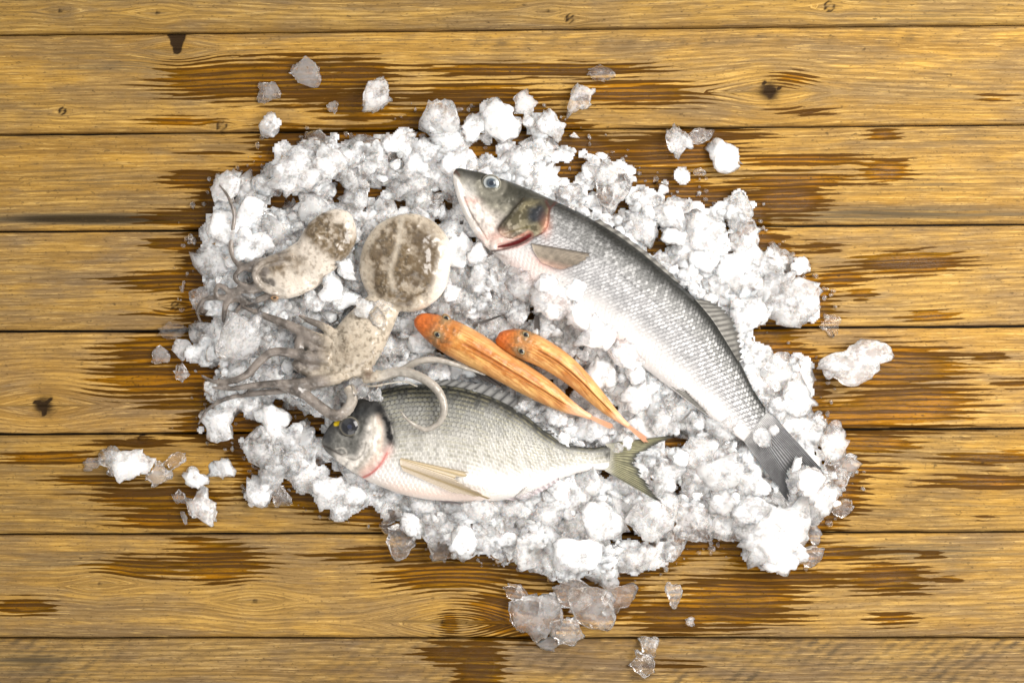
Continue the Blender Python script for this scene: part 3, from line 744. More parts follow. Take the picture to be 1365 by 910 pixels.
    def tail(u, v, s, x, y):
        m = u / u.max()
        c = mix(np.broadcast_to(np.array([.33, .32, .19]), u.shape + (3,)), (.075, .07, .045), sstep(.3, .85, s))
        c = mix(c, (.03, .03, .028), np.clip(sstep(.72, 1, v) + .9 * sstep(.06, .0, m) + .6 * sstep(.9, 1, m), 0, 1) * .9)
        c = mix(c, (.62, .60, .56), sstep(.25, 0, v) * .5)
        return c * (.65 + .7 * fbm(x / 4, y / 4, seed=7)[..., None])
    fin('tail_fin', [(806,591),(812,600),(813,612),(806,627)], [(910,578),(862,600),(848,618),(886,673)], 22, (34, 34), (46, 45), tail, root, 5, wave=1.6, seed=17, nv=44)
    return root
build_bream()

# ------------------------------------------------------------------ red gurnards, seen from above
def build_gurnard(label, line, widths, eyes, fins_, zc0, seed):
    root = thing('red_gurnard', line[0][0], line[0][1], label, 'fish', 'small orange gurnards')
    P = np.array(line, float)
    d = np.concatenate([[0], np.cumsum(np.linalg.norm(np.diff(P, axis=0), axis=1))])
    tg = np.gradient(P, axis=0); tg /= np.linalg.norm(tg, axis=1, keepdims=True)
    nrm = np.stack([tg[:, 1], -tg[:, 0]], -1)
    wv = np.array(widths, float)[:, None]
    top, bot = P + nrm * wv, P - nrm * wv
    tt = d / d[-1]
    th = lambda t: np.interp(t, tt, np.array(widths) * 0.95)
    zc = lambda t: np.interp(t, [0, .3, 1], zc0)
    X, Y, Z, Q, F, up, Wd, f, L = loft(top, bot, th, zc, 320, 70, 26, under=0.7, power=0.9)
    t = Q / L
    n1 = fbm(X / 5, Y / 5, seed=seed, octv=3); n2 = fbm(X / 18, Y / 18, seed=seed + 1, octv=3)
    ac = F * Wd
    fib = fbm(Q / 16, ac / 1.7, seed=seed + 2, octv=3)
    c = mix(np.broadcast_to(np.array([.43, .155, .022]), X.shape + (3,)), (.58, .30, .075), sstep(.40, .70, n2))
    c = mix(c, (.26, .075, .008), sstep(.48, .72, fib) * .36)
    c = mix(c, (.80, .50, .17), sstep(.50, .3, fib) * .40)
    c = mix(c, (.30, .09, .012), .8 * np.exp(-((F - .5) / .05) ** 2) * sstep(.22, .3, t))          # groove along the back
    c = mix(c, (.62, .34, .14), sstep(.34, .05, np.minimum(F, 1 - F)) * .55)
    hm = sstep(.26, .18, t)
    c = mix(c, mix(np.broadcast_to(np.array([.40, .13, .02]), X.shape + (3,)), (.17, .065, .016), sstep(.45, .62, n1)), hm * .85)
    c = mix(c, (.52, .11, .012), sstep(.14, .02, t) * .85)
    c = mix(c, (.84, .45, .27), sstep(.84, .93, t) * .75)
    for ex, ey in eyes: c = mix(c, (.25, .20, .11), .65 * np.exp(-(np.hypot(X - ex, Y - ey) / 9) ** 2))
    dz = (n1 - .5) * 2.0 * (.5 + hm) + (fib - .5) * 1.0 - 1.6 * np.exp(-((F - .5) / .03) ** 2) * sstep(.25, .3, t) * (1 - sstep(.8, .9, t))
    for sgn in (.44, .56): dz += 1.5 * np.exp(-((F - sgn) / .025) ** 2) * sstep(.25, .3, t) * (1 - sstep(.8, .9, t))
    Z = Z + np.where(up, dz, 0)
    me = new_mesh('body', to_world(X, Y, Z).reshape(-1, 3), f, np.clip(c, .004, .95).reshape(-1, 3))
    obj('body', me, M['orange'], root)
    at = surf_z(X, Y, Z, up)
    for ex, ey in eyes:
        z = at(ex, ey)
        e = dome('eye', ex, ey, z - 1.5, 6, [(.45, (.01, .01, .01)), (.66, (.24, .20, .11)), (.85, (.14, .08, .03)), (2, (.36, .16, .04))], root, .55, ell=(1.15, .8), rot=.75)
        dome('pupil', ex, ey, z + 1.6, 2.9, [(2, (.006, .006, .007))], e, .35)
    def dark(u, v, s, x, y):
        return mix(np.broadcast_to(np.array([.10, .085, .075]), u.shape + (3,)), (.02, .019, .02), sstep(.2, .8, s))
    for k, (b, tp, z0, z1) in enumerate(fins_):
        fin('pectoral_fin', b, tp, 5, z0, z1, dark, root, 2, seed=seed + k, nv=30)
    def tl(u, v, s, x, y):
        return mix(np.broadcast_to(np.array([.80, .50, .34]), u.shape + (3,)), (.55, .22, .08), sstep(.3, .9, s) * .7)
    e0, e1 = P[-2], P[-1]; dv = (e1 - e0) / np.linalg.norm(e1 - e0); nn = np.array([dv[1], -dv[0]])
    fin('tail_fin', [tuple(e1 + nn * 2.2 - dv * 6), tuple(e1 - dv * 6), tuple(e1 - nn * 2.2 - dv * 6)], [tuple(e1 + dv * 30 + nn * 4), tuple(e1 + dv * 33), tuple(e1 + dv * 30 - nn * 4)], 6,
        (zc0[2], zc0[2]), (zc0[2] + 1, zc0[2] + 1), tl, root, 3, seed=seed + 9, nv=20)
    return root
build_gurnard('orange red gurnard, the longer one, lying over the dark rim of the bream', [(554,424),(557,426),(563,429),(578,437),(600,449),(628,464),(660,482),(695,503),(728,523),(755,540),(775,550),(788,556)],
    [4, 9, 13, 19, 23, 23.5, 21, 19, 16, 10.5, 5.5, 3.5], [(595,424),(583,446)],
    [([(606,470),(611,474),(616,478)], [(640,505),(664,514),(673,512)], (44, 44), (40, 36)),
     ([(628,432),(634,430),(641,433)], [(664,421),(676,418),(662,424)], (42, 42), (38, 36)),
     ([(676,424),(681,421),(684,423)], [(694,404),(700,404),(698,408)], (36, 36), (38, 38))], (46, 44, 41), 41)
build_gurnard('orange red gurnard, the shorter one with bent body, beside the sea bass belly', [(662,450),(664,451),(670,452),(684,455),(702,461),(724,471),(748,486),(772,506),(794,528),(813,547),(828,560),(838,568)],
    [4, 8, 12, 17.5, 19.5, 18.5, 17, 14.5, 11.5, 8, 4.5, 3.2], [(701,446),(695,468)],
    [([(712,440),(716,438),(720,441)], [(712,420),(716,419),(719,422)], (42, 42), (46, 46)),
     ([(728,486),(734,490),(740,494)], [(752,498),(764,505),(772,510)], (40, 40), (38, 37))], (48, 46, 44), 51)

# ------------------------------------------------------------------ octopuses
def tube(P, R, nseg=70, ring=12):
    P = np.asarray(P, float)
    C = catmull(P, nseg)
    d = np.concatenate([[0], np.cumsum(np.linalg.norm(np.diff(P, axis=0), axis=1))]); r = np.interp(np.linspace(0, 1, nseg), np.linspace(0, 1, len(R)), R)
    T = np.gradient(C, axis=0); T /= np.linalg.norm(T, axis=1, keepdims=True) + 1e-9
    U = np.cross(T, [0, 0, 1.0]); U /= np.linalg.norm(U, axis=1, keepdims=True) + 1e-9
    V = np.cross(U, T)
    a = np.linspace(0, 2 * np.pi, ring, endpoint=False)
    pts = C[:, None, :] + r[:, None, None] * (np.cos(a)[None, :, None] * U[:, None, :] + np.sin(a)[None, :, None] * V[:, None, :])
    idx = np.arange(nseg * ring).reshape(nseg, ring); rr = np.roll(idx, -1, 1)
    f = np.stack([idx[:-1], rr[:-1], rr[1:], idx[1:]], -1).reshape(-1, 4).tolist()
    f.append(idx[0][::-1].tolist()); f.append(idx[-1].tolist())
    return pts.reshape(-1, 3), f

def ball(x, y, z, r, sq=1.0):
    P, f = tube([(x - r * k, y, z) for k in (0.98, .8, .4, 0, -.4, -.8, -.98)], [r * .2, r * .6, r * .92, r, r * .92, r * .6, r * .2], 14, 12)
    P[:, 2] = z + (P[:, 2] - z) * sq
    return P, f

def blend_mesh(pieces, voxel, smooth_it):
    """join closed pieces into one continuous surface"""
    V, Fc, n = [], [], 0
    for P, f in pieces:
        V.append(P); Fc += [[i + n for i in q] for q in f]; n += len(P)
    me = new_mesh('tmp', np.concatenate(V), Fc)
    o = obj('tmp', me)
    m = o.modifiers.new('r', 'REMESH'); m.mode = 'VOXEL'; m.voxel_size = voxel
    s = o.modifiers.new('s', 'SMOOTH'); s.factor = 0.5; s.iterations = smooth_it
    dg = bpy.context.evaluated_depsgraph_get()
    out = bpy.data.meshes.new_from_object(o.evaluated_get(dg))
    bpy.data.objects.remove(o); bpy.data.meshes.remove(me)
    co = np.empty(len(out.vertices) * 3); out.vertices.foreach_get('co', co)
    return out, co.reshape(-1, 3)

def finish_octopus(root, pieces, colf, arms, keep):
    me, co = blend_mesh(pieces, 1.35, 14)
    X, Y, Z = co.T
    c, dz = colf(X, Y, Z)
    # the arms: grey-brown, flecked
    da = np.full(len(X), 1e9)
    for ln in arms: da = np.minimum(da, dist_poly(X, Y, [tuple(q[:2]) for q in catmull(ln, 24)]))
    am = sstep(10, 5, da) * keep(X, Y)
    na = fbm(X / 13, Y / 13, Z / 13, seed=90, octv=3); nb = fbm(X / 2.4, Y / 2.4, Z / 2.4, seed=91, octv=2)
    ac = mix(np.broadcast_to(np.array([.20, .172, .148]), X.shape + (3,)), (.070, .058, .048), sstep(.36, .62, na))
    ac = mix(ac, (.45, .41, .37), sstep(.62, .72, nb) * .25)
    c = mix(c, ac, am * .92)
    Wd = to_world(X, Y, Z + dz)
    me.vertices.foreach_set('co', Wd.ravel().astype(np.float32))
    a = me.color_attributes.new('Col', 'FLOAT_COLOR', 'POINT')
    a.data.foreach_set('color', np.concatenate([np.clip(c, .004, .95), np.ones((len(c), 1))], 1).astype(np.float32).ravel())
    me.polygons.foreach_set('use_smooth', np.ones(len(me.polygons), bool)); me.name = 'body'; me.update()
    return obj('body', me, M['octopus'], root)

def mantle(top, bot, thick, zc, power=.8):
    th = lambda t: thick * np.clip(1 - np.abs(2 * t - 1) ** 2.6, .02, 1) ** .5
    X, Y, Z, Q, F, up, Wd, f, L = loft(top, bot, th, lambda t: t * 0 + zc, 60, 40, 30, under=.75, power=power)
    return np.stack([X, Y, Z], -1).reshape(-1, 3), [q for q in f]

def mottled(X, Y, Z, dark, pale, spots, seed, paleside):
    n1 = fbm(X / 7, Y / 7, Z / 7, seed=seed, octv=4); n2 = fbm(X / 26, Y / 26, Z / 26, seed=seed + 3, octv=3); n3 = fbm(X / 2.6, Y / 2.6, Z / 2.6, seed=seed + 5, octv=2)
    c = mix(np.broadcast_to(np.array(pale), X.shape + (3,)), dark, np.clip(paleside * (0.45 + 1.1 * sstep(.30, .62, .55 * n1 + .45 * n2)), 0, 1))
    n4 = fbm(X / 3.6, Y / 3.6, Z / 3.6, seed=seed + 9, octv=3)
    c = mix(c, np.array(dark) * .40, np.clip(paleside, 0, 1) * sstep(.50, .64, .5 * n1 + .5 * n4) * .85)
    c = mix(c, np.array(dark) * .8, (1 - np.clip(paleside, 0, 1)) * sstep(.56, .68, n4) * .45)
    c = mix(c, (.58, .52, .42), sstep(.56, .80, n3) * .30 * np.clip(paleside, 0, 1))
    return c, n1, n2, n3

def octo_small():
    root = thing('octopus', 400, 350, 'smaller octopus with pale mottled mantle, half buried, arms trailing over the ice edge', 'octopus')
    arms = []
    sk = []
    def A(P, R):
        arms.append(P)
        n = int(np.linalg.norm(np.diff(np.asarray(P, float), axis=0), axis=1).sum() / 5.0)
        C = catmull(P, n); T = np.gradient(C, axis=0); rr = np.interp(np.linspace(0, 1, n), np.linspace(0, 1, len(R)), R)
        for k in range(2, int(n * .85)):
            tx, ty = T[k, 0], T[k, 1]; m = math.hypot(tx, ty) + 1e-6; sd = 1 if len(arms) % 2 else -1
            sk.append((C[k, 0] - ty / m * sd * rr[k] * .85, C[k, 1] + tx / m * sd * rr[k] * .85, C[k, 2] + 5 + rr[k] * .25, max(1.5, rr[k] * .36)))
        return tube([(x, y, z + 5) for x, y, z in P], [q * .96 + .4 for q in R])
    p = [mantle([(388,352),(391,338),(396,324),(404,308),(416,293),(436,281),(456,279),(470,288),(474,300)],
                [(392,366),(402,372),(414,376),(428,373),(444,362),(458,348),(470,332),(476,316),(475,304)], 19, 40, .9),
         mantle([(340,368),(344,350),(358,341),(376,334),(396,322),(412,312)], [(344,376),(356,388),(374,398),(394,396),(418,386),(440,366)], 16, 38),
         A([(390,342,46),(366,344,46),(346,352,45),(339,366,44),(346,380,44),(360,389,44),(374,393,42)], [6, 5, 4.2, 3.8, 3.6, 3.4, 2.6]),
         A([(372,346,38),(345,350,38),(322,358,36),(313,370,35),(322,379,35),(342,381,36),(360,378,36)], [7, 6, 5, 3.4, 3.2, 3.0, 2.0]),
         A([(352,362,34),(332,358,34),(316,350,33),(308,332,33),(310,308,33),(312,286,32),(304,262,31),(292,246,28)], [6, 5, 4, 3.2, 3, 2.6, 2.2, 1.4]),
         A([(358,380,34),(334,386,34),(314,393,33),(302,404,31),(299,418,28),(298,430,24)], [6.5, 6, 5.4, 4.8, 4, 2.4]),
         A([(350,376,32),(326,384,32),(306,388,32),(292,380,32),(287,390,31),(293,399,31),(302,393,31)], [6, 5, 4.4, 3.8, 3.2, 2.6, 1.8]),
         A([(344,384,30),(318,398,29),(292,396,26),(272,400,22),(263,414,16),(268,430,8)], [6, 5.4, 4.6, 3.6, 2.6, 1.4]),
         A([(366,392,34),(342,400,32),(322,408,30),(308,424,26)], [5, 4.4, 3.4, 1.8]),
         ball(366, 396, 42, 8, .7)]
    def cf(X, Y, Z):
        pale = np.exp(-(((X - 428) * .75 + (Y - 316) * .66) / 46) ** 4 - ((-(X - 428) * .66 + (Y - 316) * .75 + 10) / 24) ** 4)
        pale = np.maximum(pale, .75 * np.exp(-((X - 375) / 38) ** 2 - ((Y - 352) / 18) ** 2))
        c, n1, n2, n3 = mottled(X, Y, Z, (.13, .09, .045), (.62, .56, .48), None, 61, pale)
        arm = sstep(360, 330, X)
        c = mix(c, mix(np.broadcast_to(np.array([.34, .30, .26]), X.shape + (3,)), (.11, .09, .07), sstep(.4, .6, n1)), arm * .9)
        c = mix(c, (.16, .09, .045), np.exp(-(np.hypot(X - 366, Y - 397) / 5.5) ** 2))
        return c, (n1 - .5) * 2.0 + (n2 - .5) * 8 + (n3 - .5) * .3
    p += [ball(*q) for q in sk]
    finish_octopus(root, p, cf, arms, lambda X, Y: sstep(392, 366, X) * (1 - .6 * (dist_poly(X, Y, [(366,344),(346,352),(339,366),(346,380),(374,393)]) < 6)))
    dome('eye', 366, 397, 47.5, 4.2, [(.5, (.02, .015, .01)), (2, (.30, .18, .09))], root, .4, ell=(1.3, .7))

def octo_large():
    root = thing('octopus', 500, 440, 'larger octopus with brown mottled round mantle, an arm curling over the bream', 'octopus')
    arms = []
    sk = []
    def A(P, R):
        arms.append(P)
        n = int(np.linalg.norm(np.diff(np.asarray(P, float), axis=0), axis=1).sum() / 5.0)
        C = catmull(P, n); T = np.gradient(C, axis=0); rr = np.interp(np.linspace(0, 1, n), np.linspace(0, 1, len(R)), R)
        for k in range(2, int(n * .85)):
            tx, ty = T[k, 0], T[k, 1]; m = math.hypot(tx, ty) + 1e-6; sd = 1 if len(arms) % 2 else -1
            sk.append((C[k, 0] - ty / m * sd * rr[k] * .85, C[k, 1] + tx / m * sd * rr[k] * .85, C[k, 2] + 5 + rr[k] * .25, max(1.5, rr[k] * .36)))
        return tube([(x, y, z + 5) for x, y, z in P], [q * .96 + .4 for q in R])
    p = [mantle([(500,404),(486,384),(479,360),(482,334),(492,312),(508,296),(530,287),(556,285),(576,293)],
                [(520,412),(540,416),(560,414),(580,402),(594,384),(600,360),(601,336),(597,316),(586,302)], 24, 40, .92),
         mantle([(430,470),(438,452),(450,434),(466,416),(484,400),(500,384)], [(440,500),(462,508),(486,500),(506,476),(520,446),(534,412)], 20, 41),
         mantle([(388,484),(396,474),(412,464),(432,452),(452,446)], [(390,492),(406,502),(430,508),(456,508),(474,498)], 12, 36),
         ball(488, 498, 46, 11, .8), ball(470, 492, 46, 10, .8),
         # long arm to the heap's edge
         A([(440,478,44),(412,476,44),(384,470,44),(362,470,44),(344,484,43),(328,500,42),(306,508,38),(284,508,32),(268,500,25)], [9, 8, 6.6, 6, 5.8, 5.2, 4.4, 3.2, 1.6]),
         A([(462,498,42),(430,506,42),(398,510,41),(366,511,41),(334,514,39),(306,518,36),(282,516,30)], [9, 7.6, 6.4, 5.4, 4.6, 3.4, 1.6]),
         A([(452,504,40),(420,512,40),(392,514,40),(410,528,40),(432,545,40),(448,554,41),(462,546,43),(470,530,43),(464,514,42)], [8, 7, 5.4, 6.2, 7, 7, 7.4, 8, 8]),
         A([(438,506,38),(404,516,37),(372,514,36),(388,522,38),(412,532,40),(434,548,40)], [7, 5.8, 3, 3.2, 3.6, 1.8]),
         A([(446,460,40),(418,450,40),(398,440,38),(376,430,37),(350,420,36),(322,408,34)], [9, 8, 7, 5.6, 4.4, 2.4]),
         A([(440,474,36),(416,462,36),(404,448,36),(398,462,36),(404,478,37),(420,486,38)], [8, 7.4, 7, 6.6, 6, 5]),
         A([(452,452,42),(432,436,42),(414,428,40),(398,420,36)], [8, 6, 4.4, 2]),
         # arm across the bream's back
         A([(484,504,48),(506,502,54),(528,496,58),(548,498,60),(570,508,63),(586,524,66),(592,546,68),(584,564,68),(568,572,68),(552,566,68),(540,556,67),(533,546,66)], [7.5, 7, 6.6, 6.4, 6.2, 6, 5.6, 5, 4.2, 3.2, 2.2, 1.2]),
         A([(500,498,42),(520,500,44),(538,492,46),(556,482,47),(578,479,47),(602,484,46),(626,492,44),(648,500,42)], [6, 5.6, 5, 4.6, 4.2, 3.6, 2.6, 1.4]),
         A([(416,510,32),(380,520,28),(340,524,24),(304,530,20),(276,546,14),(264,566,6)], [5, 4.4, 4, 3.4, 2.6, 1.4])]
    for k in range(26):      # suckers along the edge of the arm next to the bream's brow
        u = k / 25.0; q = catmull([(486,513,50),(500,513,54),(520,509,57),(540,507,59),(556,513,61)], 26)[k]
        p.append(ball(q[0], q[1] + 1.5, q[2] - 2, 2.3, .8))
    def cf(X, Y, Z):
        dx, dy = (X - 538) / 46, (Y - 350) / 56
        body = sstep(1.22, .82, np.hypot(dx, dy) + (fbm(X / 20, Y / 20, seed=77) - .5) * .35)
        web = .75 * np.exp(-((X - 455) / 42) ** 2 - ((Y - 474) / 36) ** 2)
        c, n1, n2, n3 = mottled(X, Y, Z, (.125, .085, .04), (.52, .455, .36), None, 71, np.maximum(body, web * .45))
        for (bx, by, br, k) in ((566,318,20,.75),(570,345,15,.7),(556,372,12,.7),(508,340,12,.55),(502,365,9,.5),(545,398,9,.5),(530,376,9,.4)):
            c = mix(c, (.075, .05, .025), np.clip(k * np.exp(-(np.hypot(X - bx, Y - by) / br) ** 2) * (.5 + 1.3 * n1), 0, 1))
        c = mix(c, (.60, .54, .44), .5 * np.exp(-(dist_poly(X, Y, [(536,292),(530,330),(520,360),(524,384)]) / 4) ** 2))
        c = mix(c, (.74, .70, .63), .8 * sstep(578, 600, X + .25 * (Y - 340)) * (Y < 420))
        sp = fbm(X / 5.2, Y / 5.2, Z / 5.2, seed=79, octv=3)
        neck = np.exp(-((X - 474) / 46) ** 4 - ((Y - 456) / 52) ** 4)
        c = mix(c, (.11, .085, .05), sstep(.57, .66, sp) * neck * .75)
        arm = sstep(432, 400, X)
        c = mix(c, mix(np.broadcast_to(np.array([.32, .28, .245]), X.shape + (3,)), (.085, .072, .06), sstep(.38, .58, n1)), arm * .9)
        lo = sstep(505, 530, Y) * (X < 500); c = mix(c, (.26, .245, .23), lo * .6)
        c = mix(c, (.52, .50, .45), sstep(495, 520, X) * (Y > 470) * .7)
        for ex, ey in ((491,499),(467,487)): c = mix(c, (.12, .07, .04), .8 * np.exp(-(np.hypot(X - ex, Y - ey) / 6.5) ** 2) * (ex > 480))
        return c, (n1 - .5) * 2.0 + (n2 - .5) * 9 + (n3 - .5) * .3
    p += [ball(*q) for q in sk]
    finish_octopus(root, p, cf, arms, lambda X, Y: np.where(X < 480, sstep(446, 420, X - .5 * np.maximum(Y - 495, 0)), .55 * (Y > 470) * sstep(500, 520, X)))
    dome('eye', 492, 500, 53.0, 4.5, [(.5, (.02, .012, .008)), (2, (.22, .12, .06))], root, .4, ell=(1.3, .7))
octo_small(); octo_large()

# ------------------------------------------------------------------ ice
def ico(sub):
    bm = bmesh.new(); bmesh.ops.create_icosphere(bm, subdivisions=sub, radius=1)
    V = np.array([v.co[:] for v in bm.verts]); Fc = [[v.index for v in f.verts] for f in bm.faces]; bm.free()
    V /= np.linalg.norm(V, axis=1, keepdims=True)
    return V, Fc
def shard_shape(Dv, seed, lobes, facets, chip, frost, flat, core=.55):
    """cluster of fused grains round a core, its surface chipped into facets; returns points and how clear each is"""
    r = np.random.default_rng(seed)
    C, RHO = [], []
    for l in range(lobes):
        a = r.uniform(0, 6.28); m = core * r.uniform(.55, 1.2)
        C.append([math.cos(a) * m, math.sin(a) * m, r.normal() * .22]); RHO.append(r.uniform(.26, .55))
    sx = r.uniform(.8, 1.25)
    def R0(D):
        R = np.full(len(D), core)
        for c, rho in zip(C, RHO):
            c = np.array(c); dc = D @ c; q = rho ** 2 - c @ c + dc ** 2
            R = np.maximum(R, np.where((q > 0), dc + np.sqrt(np.maximum(q, 0)), 0))
        return R
    sd = r.normal(size=(facets, 3)); sd /= np.linalg.norm(sd, axis=1, keepdims=True)
    nn = sd + r.normal(size=(facets, 3)) * .30; nn /= np.linalg.norm(nn, axis=1, keepdims=True)
    warp = Dv + .22 * np.stack([vnoise(Dv[:, 0] * 3 + k * 7, Dv[:, 1] * 3, Dv[:, 2] * 3, seed=seed + k) - .5 for k in range(3)], -1)
    cell = np.argmax(warp @ sd.T, 1)
    h = R0(sd) * r.uniform(.88, 1.06, facets) * (sd * nn).sum(1)
    R = R0(Dv)
    Rf = h[cell] / np.maximum((Dv * nn[cell]).sum(1), .35)
    R = .42 * R + .58 * np.clip(Rf, .3, 1.6)
    P = Dv * R[:, None]
    a = (fbm(P[:, 0] * 2.2 + seed, P[:, 1] * 2.2, P[:, 2] * 2.2, seed=seed, octv=3) - .5) * chip
    b = (fbm(P[:, 0] * 7 + seed, P[:, 1] * 7, P[:, 2] * 7, seed=seed + 5, octv=2) - .5) * frost
    P = P * (1 + a + b)[:, None]
    P[:, 2] *= flat; P[:, 0] *= sx
    P = P / np.percentile(np.linalg.norm(P[:, :2], axis=1), 96)
    hh = np.abs(P[:, 2]) / (np.abs(P[:, 2]).max() + 1e-9); d = np.linalg.norm(P[:, :2], axis=1)
    rim = sstep(.60, .10, hh) * sstep(.35, .85, d)
    return P, np.clip(np.maximum(rim, .85 * r.random(facets)[cell] ** 2.2), 0, 1)
D4, F4 = ico(4); D2, F2 = ico(2)
LUMP = []; CLEAR = []
for k in range(34):
    r = np.random.default_rng(1000 + k)
    P, cl = shard_shape(D4, 1000 + k, int(r.integers(4, 10)), int(r.integers(18, 44)), .32, .07, r.uniform(.42, .66))
    LUMP.append(new_mesh('ice_lump', P * S, F4, attrs={'rim': cl})); LUMP[-1].materials.append(M['white_ice'])
for k in range(18):
    r = np.random.default_rng(2000 + k)
    P, cl = shard_shape(D4, 2000 + k, int(r.integers(2, 6)), int(r.integers(12, 26)), .25, .05, r.uniform(.35, .6), .62)
    CLEAR.append(new_mesh('ice_shard', P * S, F4, attrs={'rim': cl})); CLEAR[-1].materials.append(M['clear_ice'])

LANDMARKS = [(600,222,'the sea bass snout'),(655,238,'the sea bass eye'),(722,256,'the nape of the sea bass'),(690,338,'the red gill slit of the sea bass'),(752,350,'the pectoral fin of the sea bass'),
 (800,296,'the front of the sea bass back'),(880,352,'the middle of the sea bass back'),(972,432,'the raised dorsal fin of the sea bass'),(1006,510,'the narrow rear back of the sea bass'),(735,405,'the front belly of the sea bass'),
 (812,452,'the middle belly of the sea bass'),(915,535,'the anal fin of the sea bass'),(1005,572,'the tail root of the sea bass'),(1098,626,'the upper tail tip of the sea bass'),(1053,676,'the lower tail tip of the sea bass'),
 (428,590,'the bream snout'),(466,556,'the bream eye'),(530,512,'the front of the bream back'),(640,518,'the spiny dorsal fin of the bream'),(730,572,'the rear dorsal fin of the bream'),(500,650,'the bream throat'),(585,672,'the middle of the bream belly'),
 (660,675,'the rear of the bream belly'),(725,655,'the anal fin of the bream'),(790,634,'the tail root of the bream'),(905,580,'the upper tail tip of the bream'),(884,672,'the lower tail tip of the bream'),(860,620,'the tail fork of the bream'),
 (553,424,'the snout of the longer gurnard'),(806,566,'the tail of the longer gurnard'),(660,450,'the snout of the shorter gurnard'),(862,582,'the tail of the shorter gurnard'),(760,480,'the bent back of the shorter gurnard'),
 (474,292,'the mantle tip of the smaller octopus'),(366,400,'the eye of the smaller octopus'),(292,246,'the thin upright arm tip of the smaller octopus'),(292,392,'the curled arms of the smaller octopus'),(400,312,'the mantle side of the smaller octopus'),
 (578,290,'the mantle tip of the larger octopus'),(500,412,'the neck of the larger octopus'),(492,500,'the eye of the larger octopus'),(268,502,'the longest arm tip of the larger octopus'),(448,556,'the octopus arm loop beside the bream brow'),(650,500,'the octopus arm tip behind the bream back'),
 (322,450,'the round white lump by the octopus arms'),(1036,720,'the huge lump below the sea bass tail'),(1141,490,'the slab jutting onto the wet wood'),(966,208,'the rounded triangular stray lump'),(357,168,'the pointed outermost corner piece'),
 (706,815,'the melting clear plate'),(897,792,'the slim stray piece on wet stripes'),(585,140,'the cluster peak behind the sea bass snout'),(700,132,'the twin knobs behind the sea bass eye'),(1067,352,'the small round lump off the heap'),(292,622,'the crumbly lump with a flat base'),
 (440,200,'the bank behind the smaller octopus'),(535,718,'the clear grey lump beneath the bream belly'),(760,745,'the broad bank front beneath the bream tail')]
ORD = ['', 'second ', 'third ', 'fourth ', 'fifth ', 'sixth ', 'seventh ', 'eighth ', 'ninth ', 'tenth ', 'eleventh ', 'twelfth ', 'thirteenth ', 'fourteenth ', 'fifteenth ', 'sixteenth ']
HEAP = []
def label_heap():
    """each heap chunk is told by which landmark it lies nearest to, and how near among its neighbours"""
    near = {}
    for o, x, y, r, cl in HEAP:
        d = [math.hypot(x - a, y - b) for a, b, _ in LANDMARKS]; k = int(np.argmin(d))
        near.setdefault(k, []).append((d[k], o, r, cl))
    for k, lst in near.items():
        lst.sort(key=lambda q: q[0])
        for n, (d, o, r, cl) in enumerate(lst):
            o['label'] = f"{'glassy' if cl else 'white'} ice chunk {ORD[min(n, 15)]}nearest to {LANDMARKS[k][2]}"
            o['group'] = 'ice chunks in the heap'

count = 0
def chunk(px, py, r, z=None, clear=False, label=None, asp=None, rot=None, var=None, tall=1.0, melt=False):
    global count
    lst = CLEAR if clear else LUMP
    me = lst[(var if var is not None else int(rng.integers(len(lst)))) % len(lst)]
    o = bpy.data.objects.new('ice_chunk', me); col.objects.link(o)
    ax = asp if asp is not None else rng.uniform(.95, 1.35)
    zz = z if z is not None else r * .62
    o.location = Vector(to_world(px, py, zz).tolist())
    o.rotation_euler = (rng.uniform(-.35, .35), rng.uniform(-.35, .35), rng.uniform(0, 6.28) if rot is None else rot)
    if melt and label: o.rotation_euler[0] = o.rotation_euler[1] = 0.0
    o.scale = (r * math.sqrt(ax), r / math.sqrt(ax), r * rng.uniform(.85, 1.1) * tall)
    o['category'] = 'ice'
    if melt:
        o.material_slots[0].link = 'OBJECT'; o.material_slots[0].material = M['melting_ice']
    if label: o['label'] = label; o['group'] = 'loose ice on the bare wood'
    else: HEAP.append((o, px, py, r, clear))
    count += 1
    return o
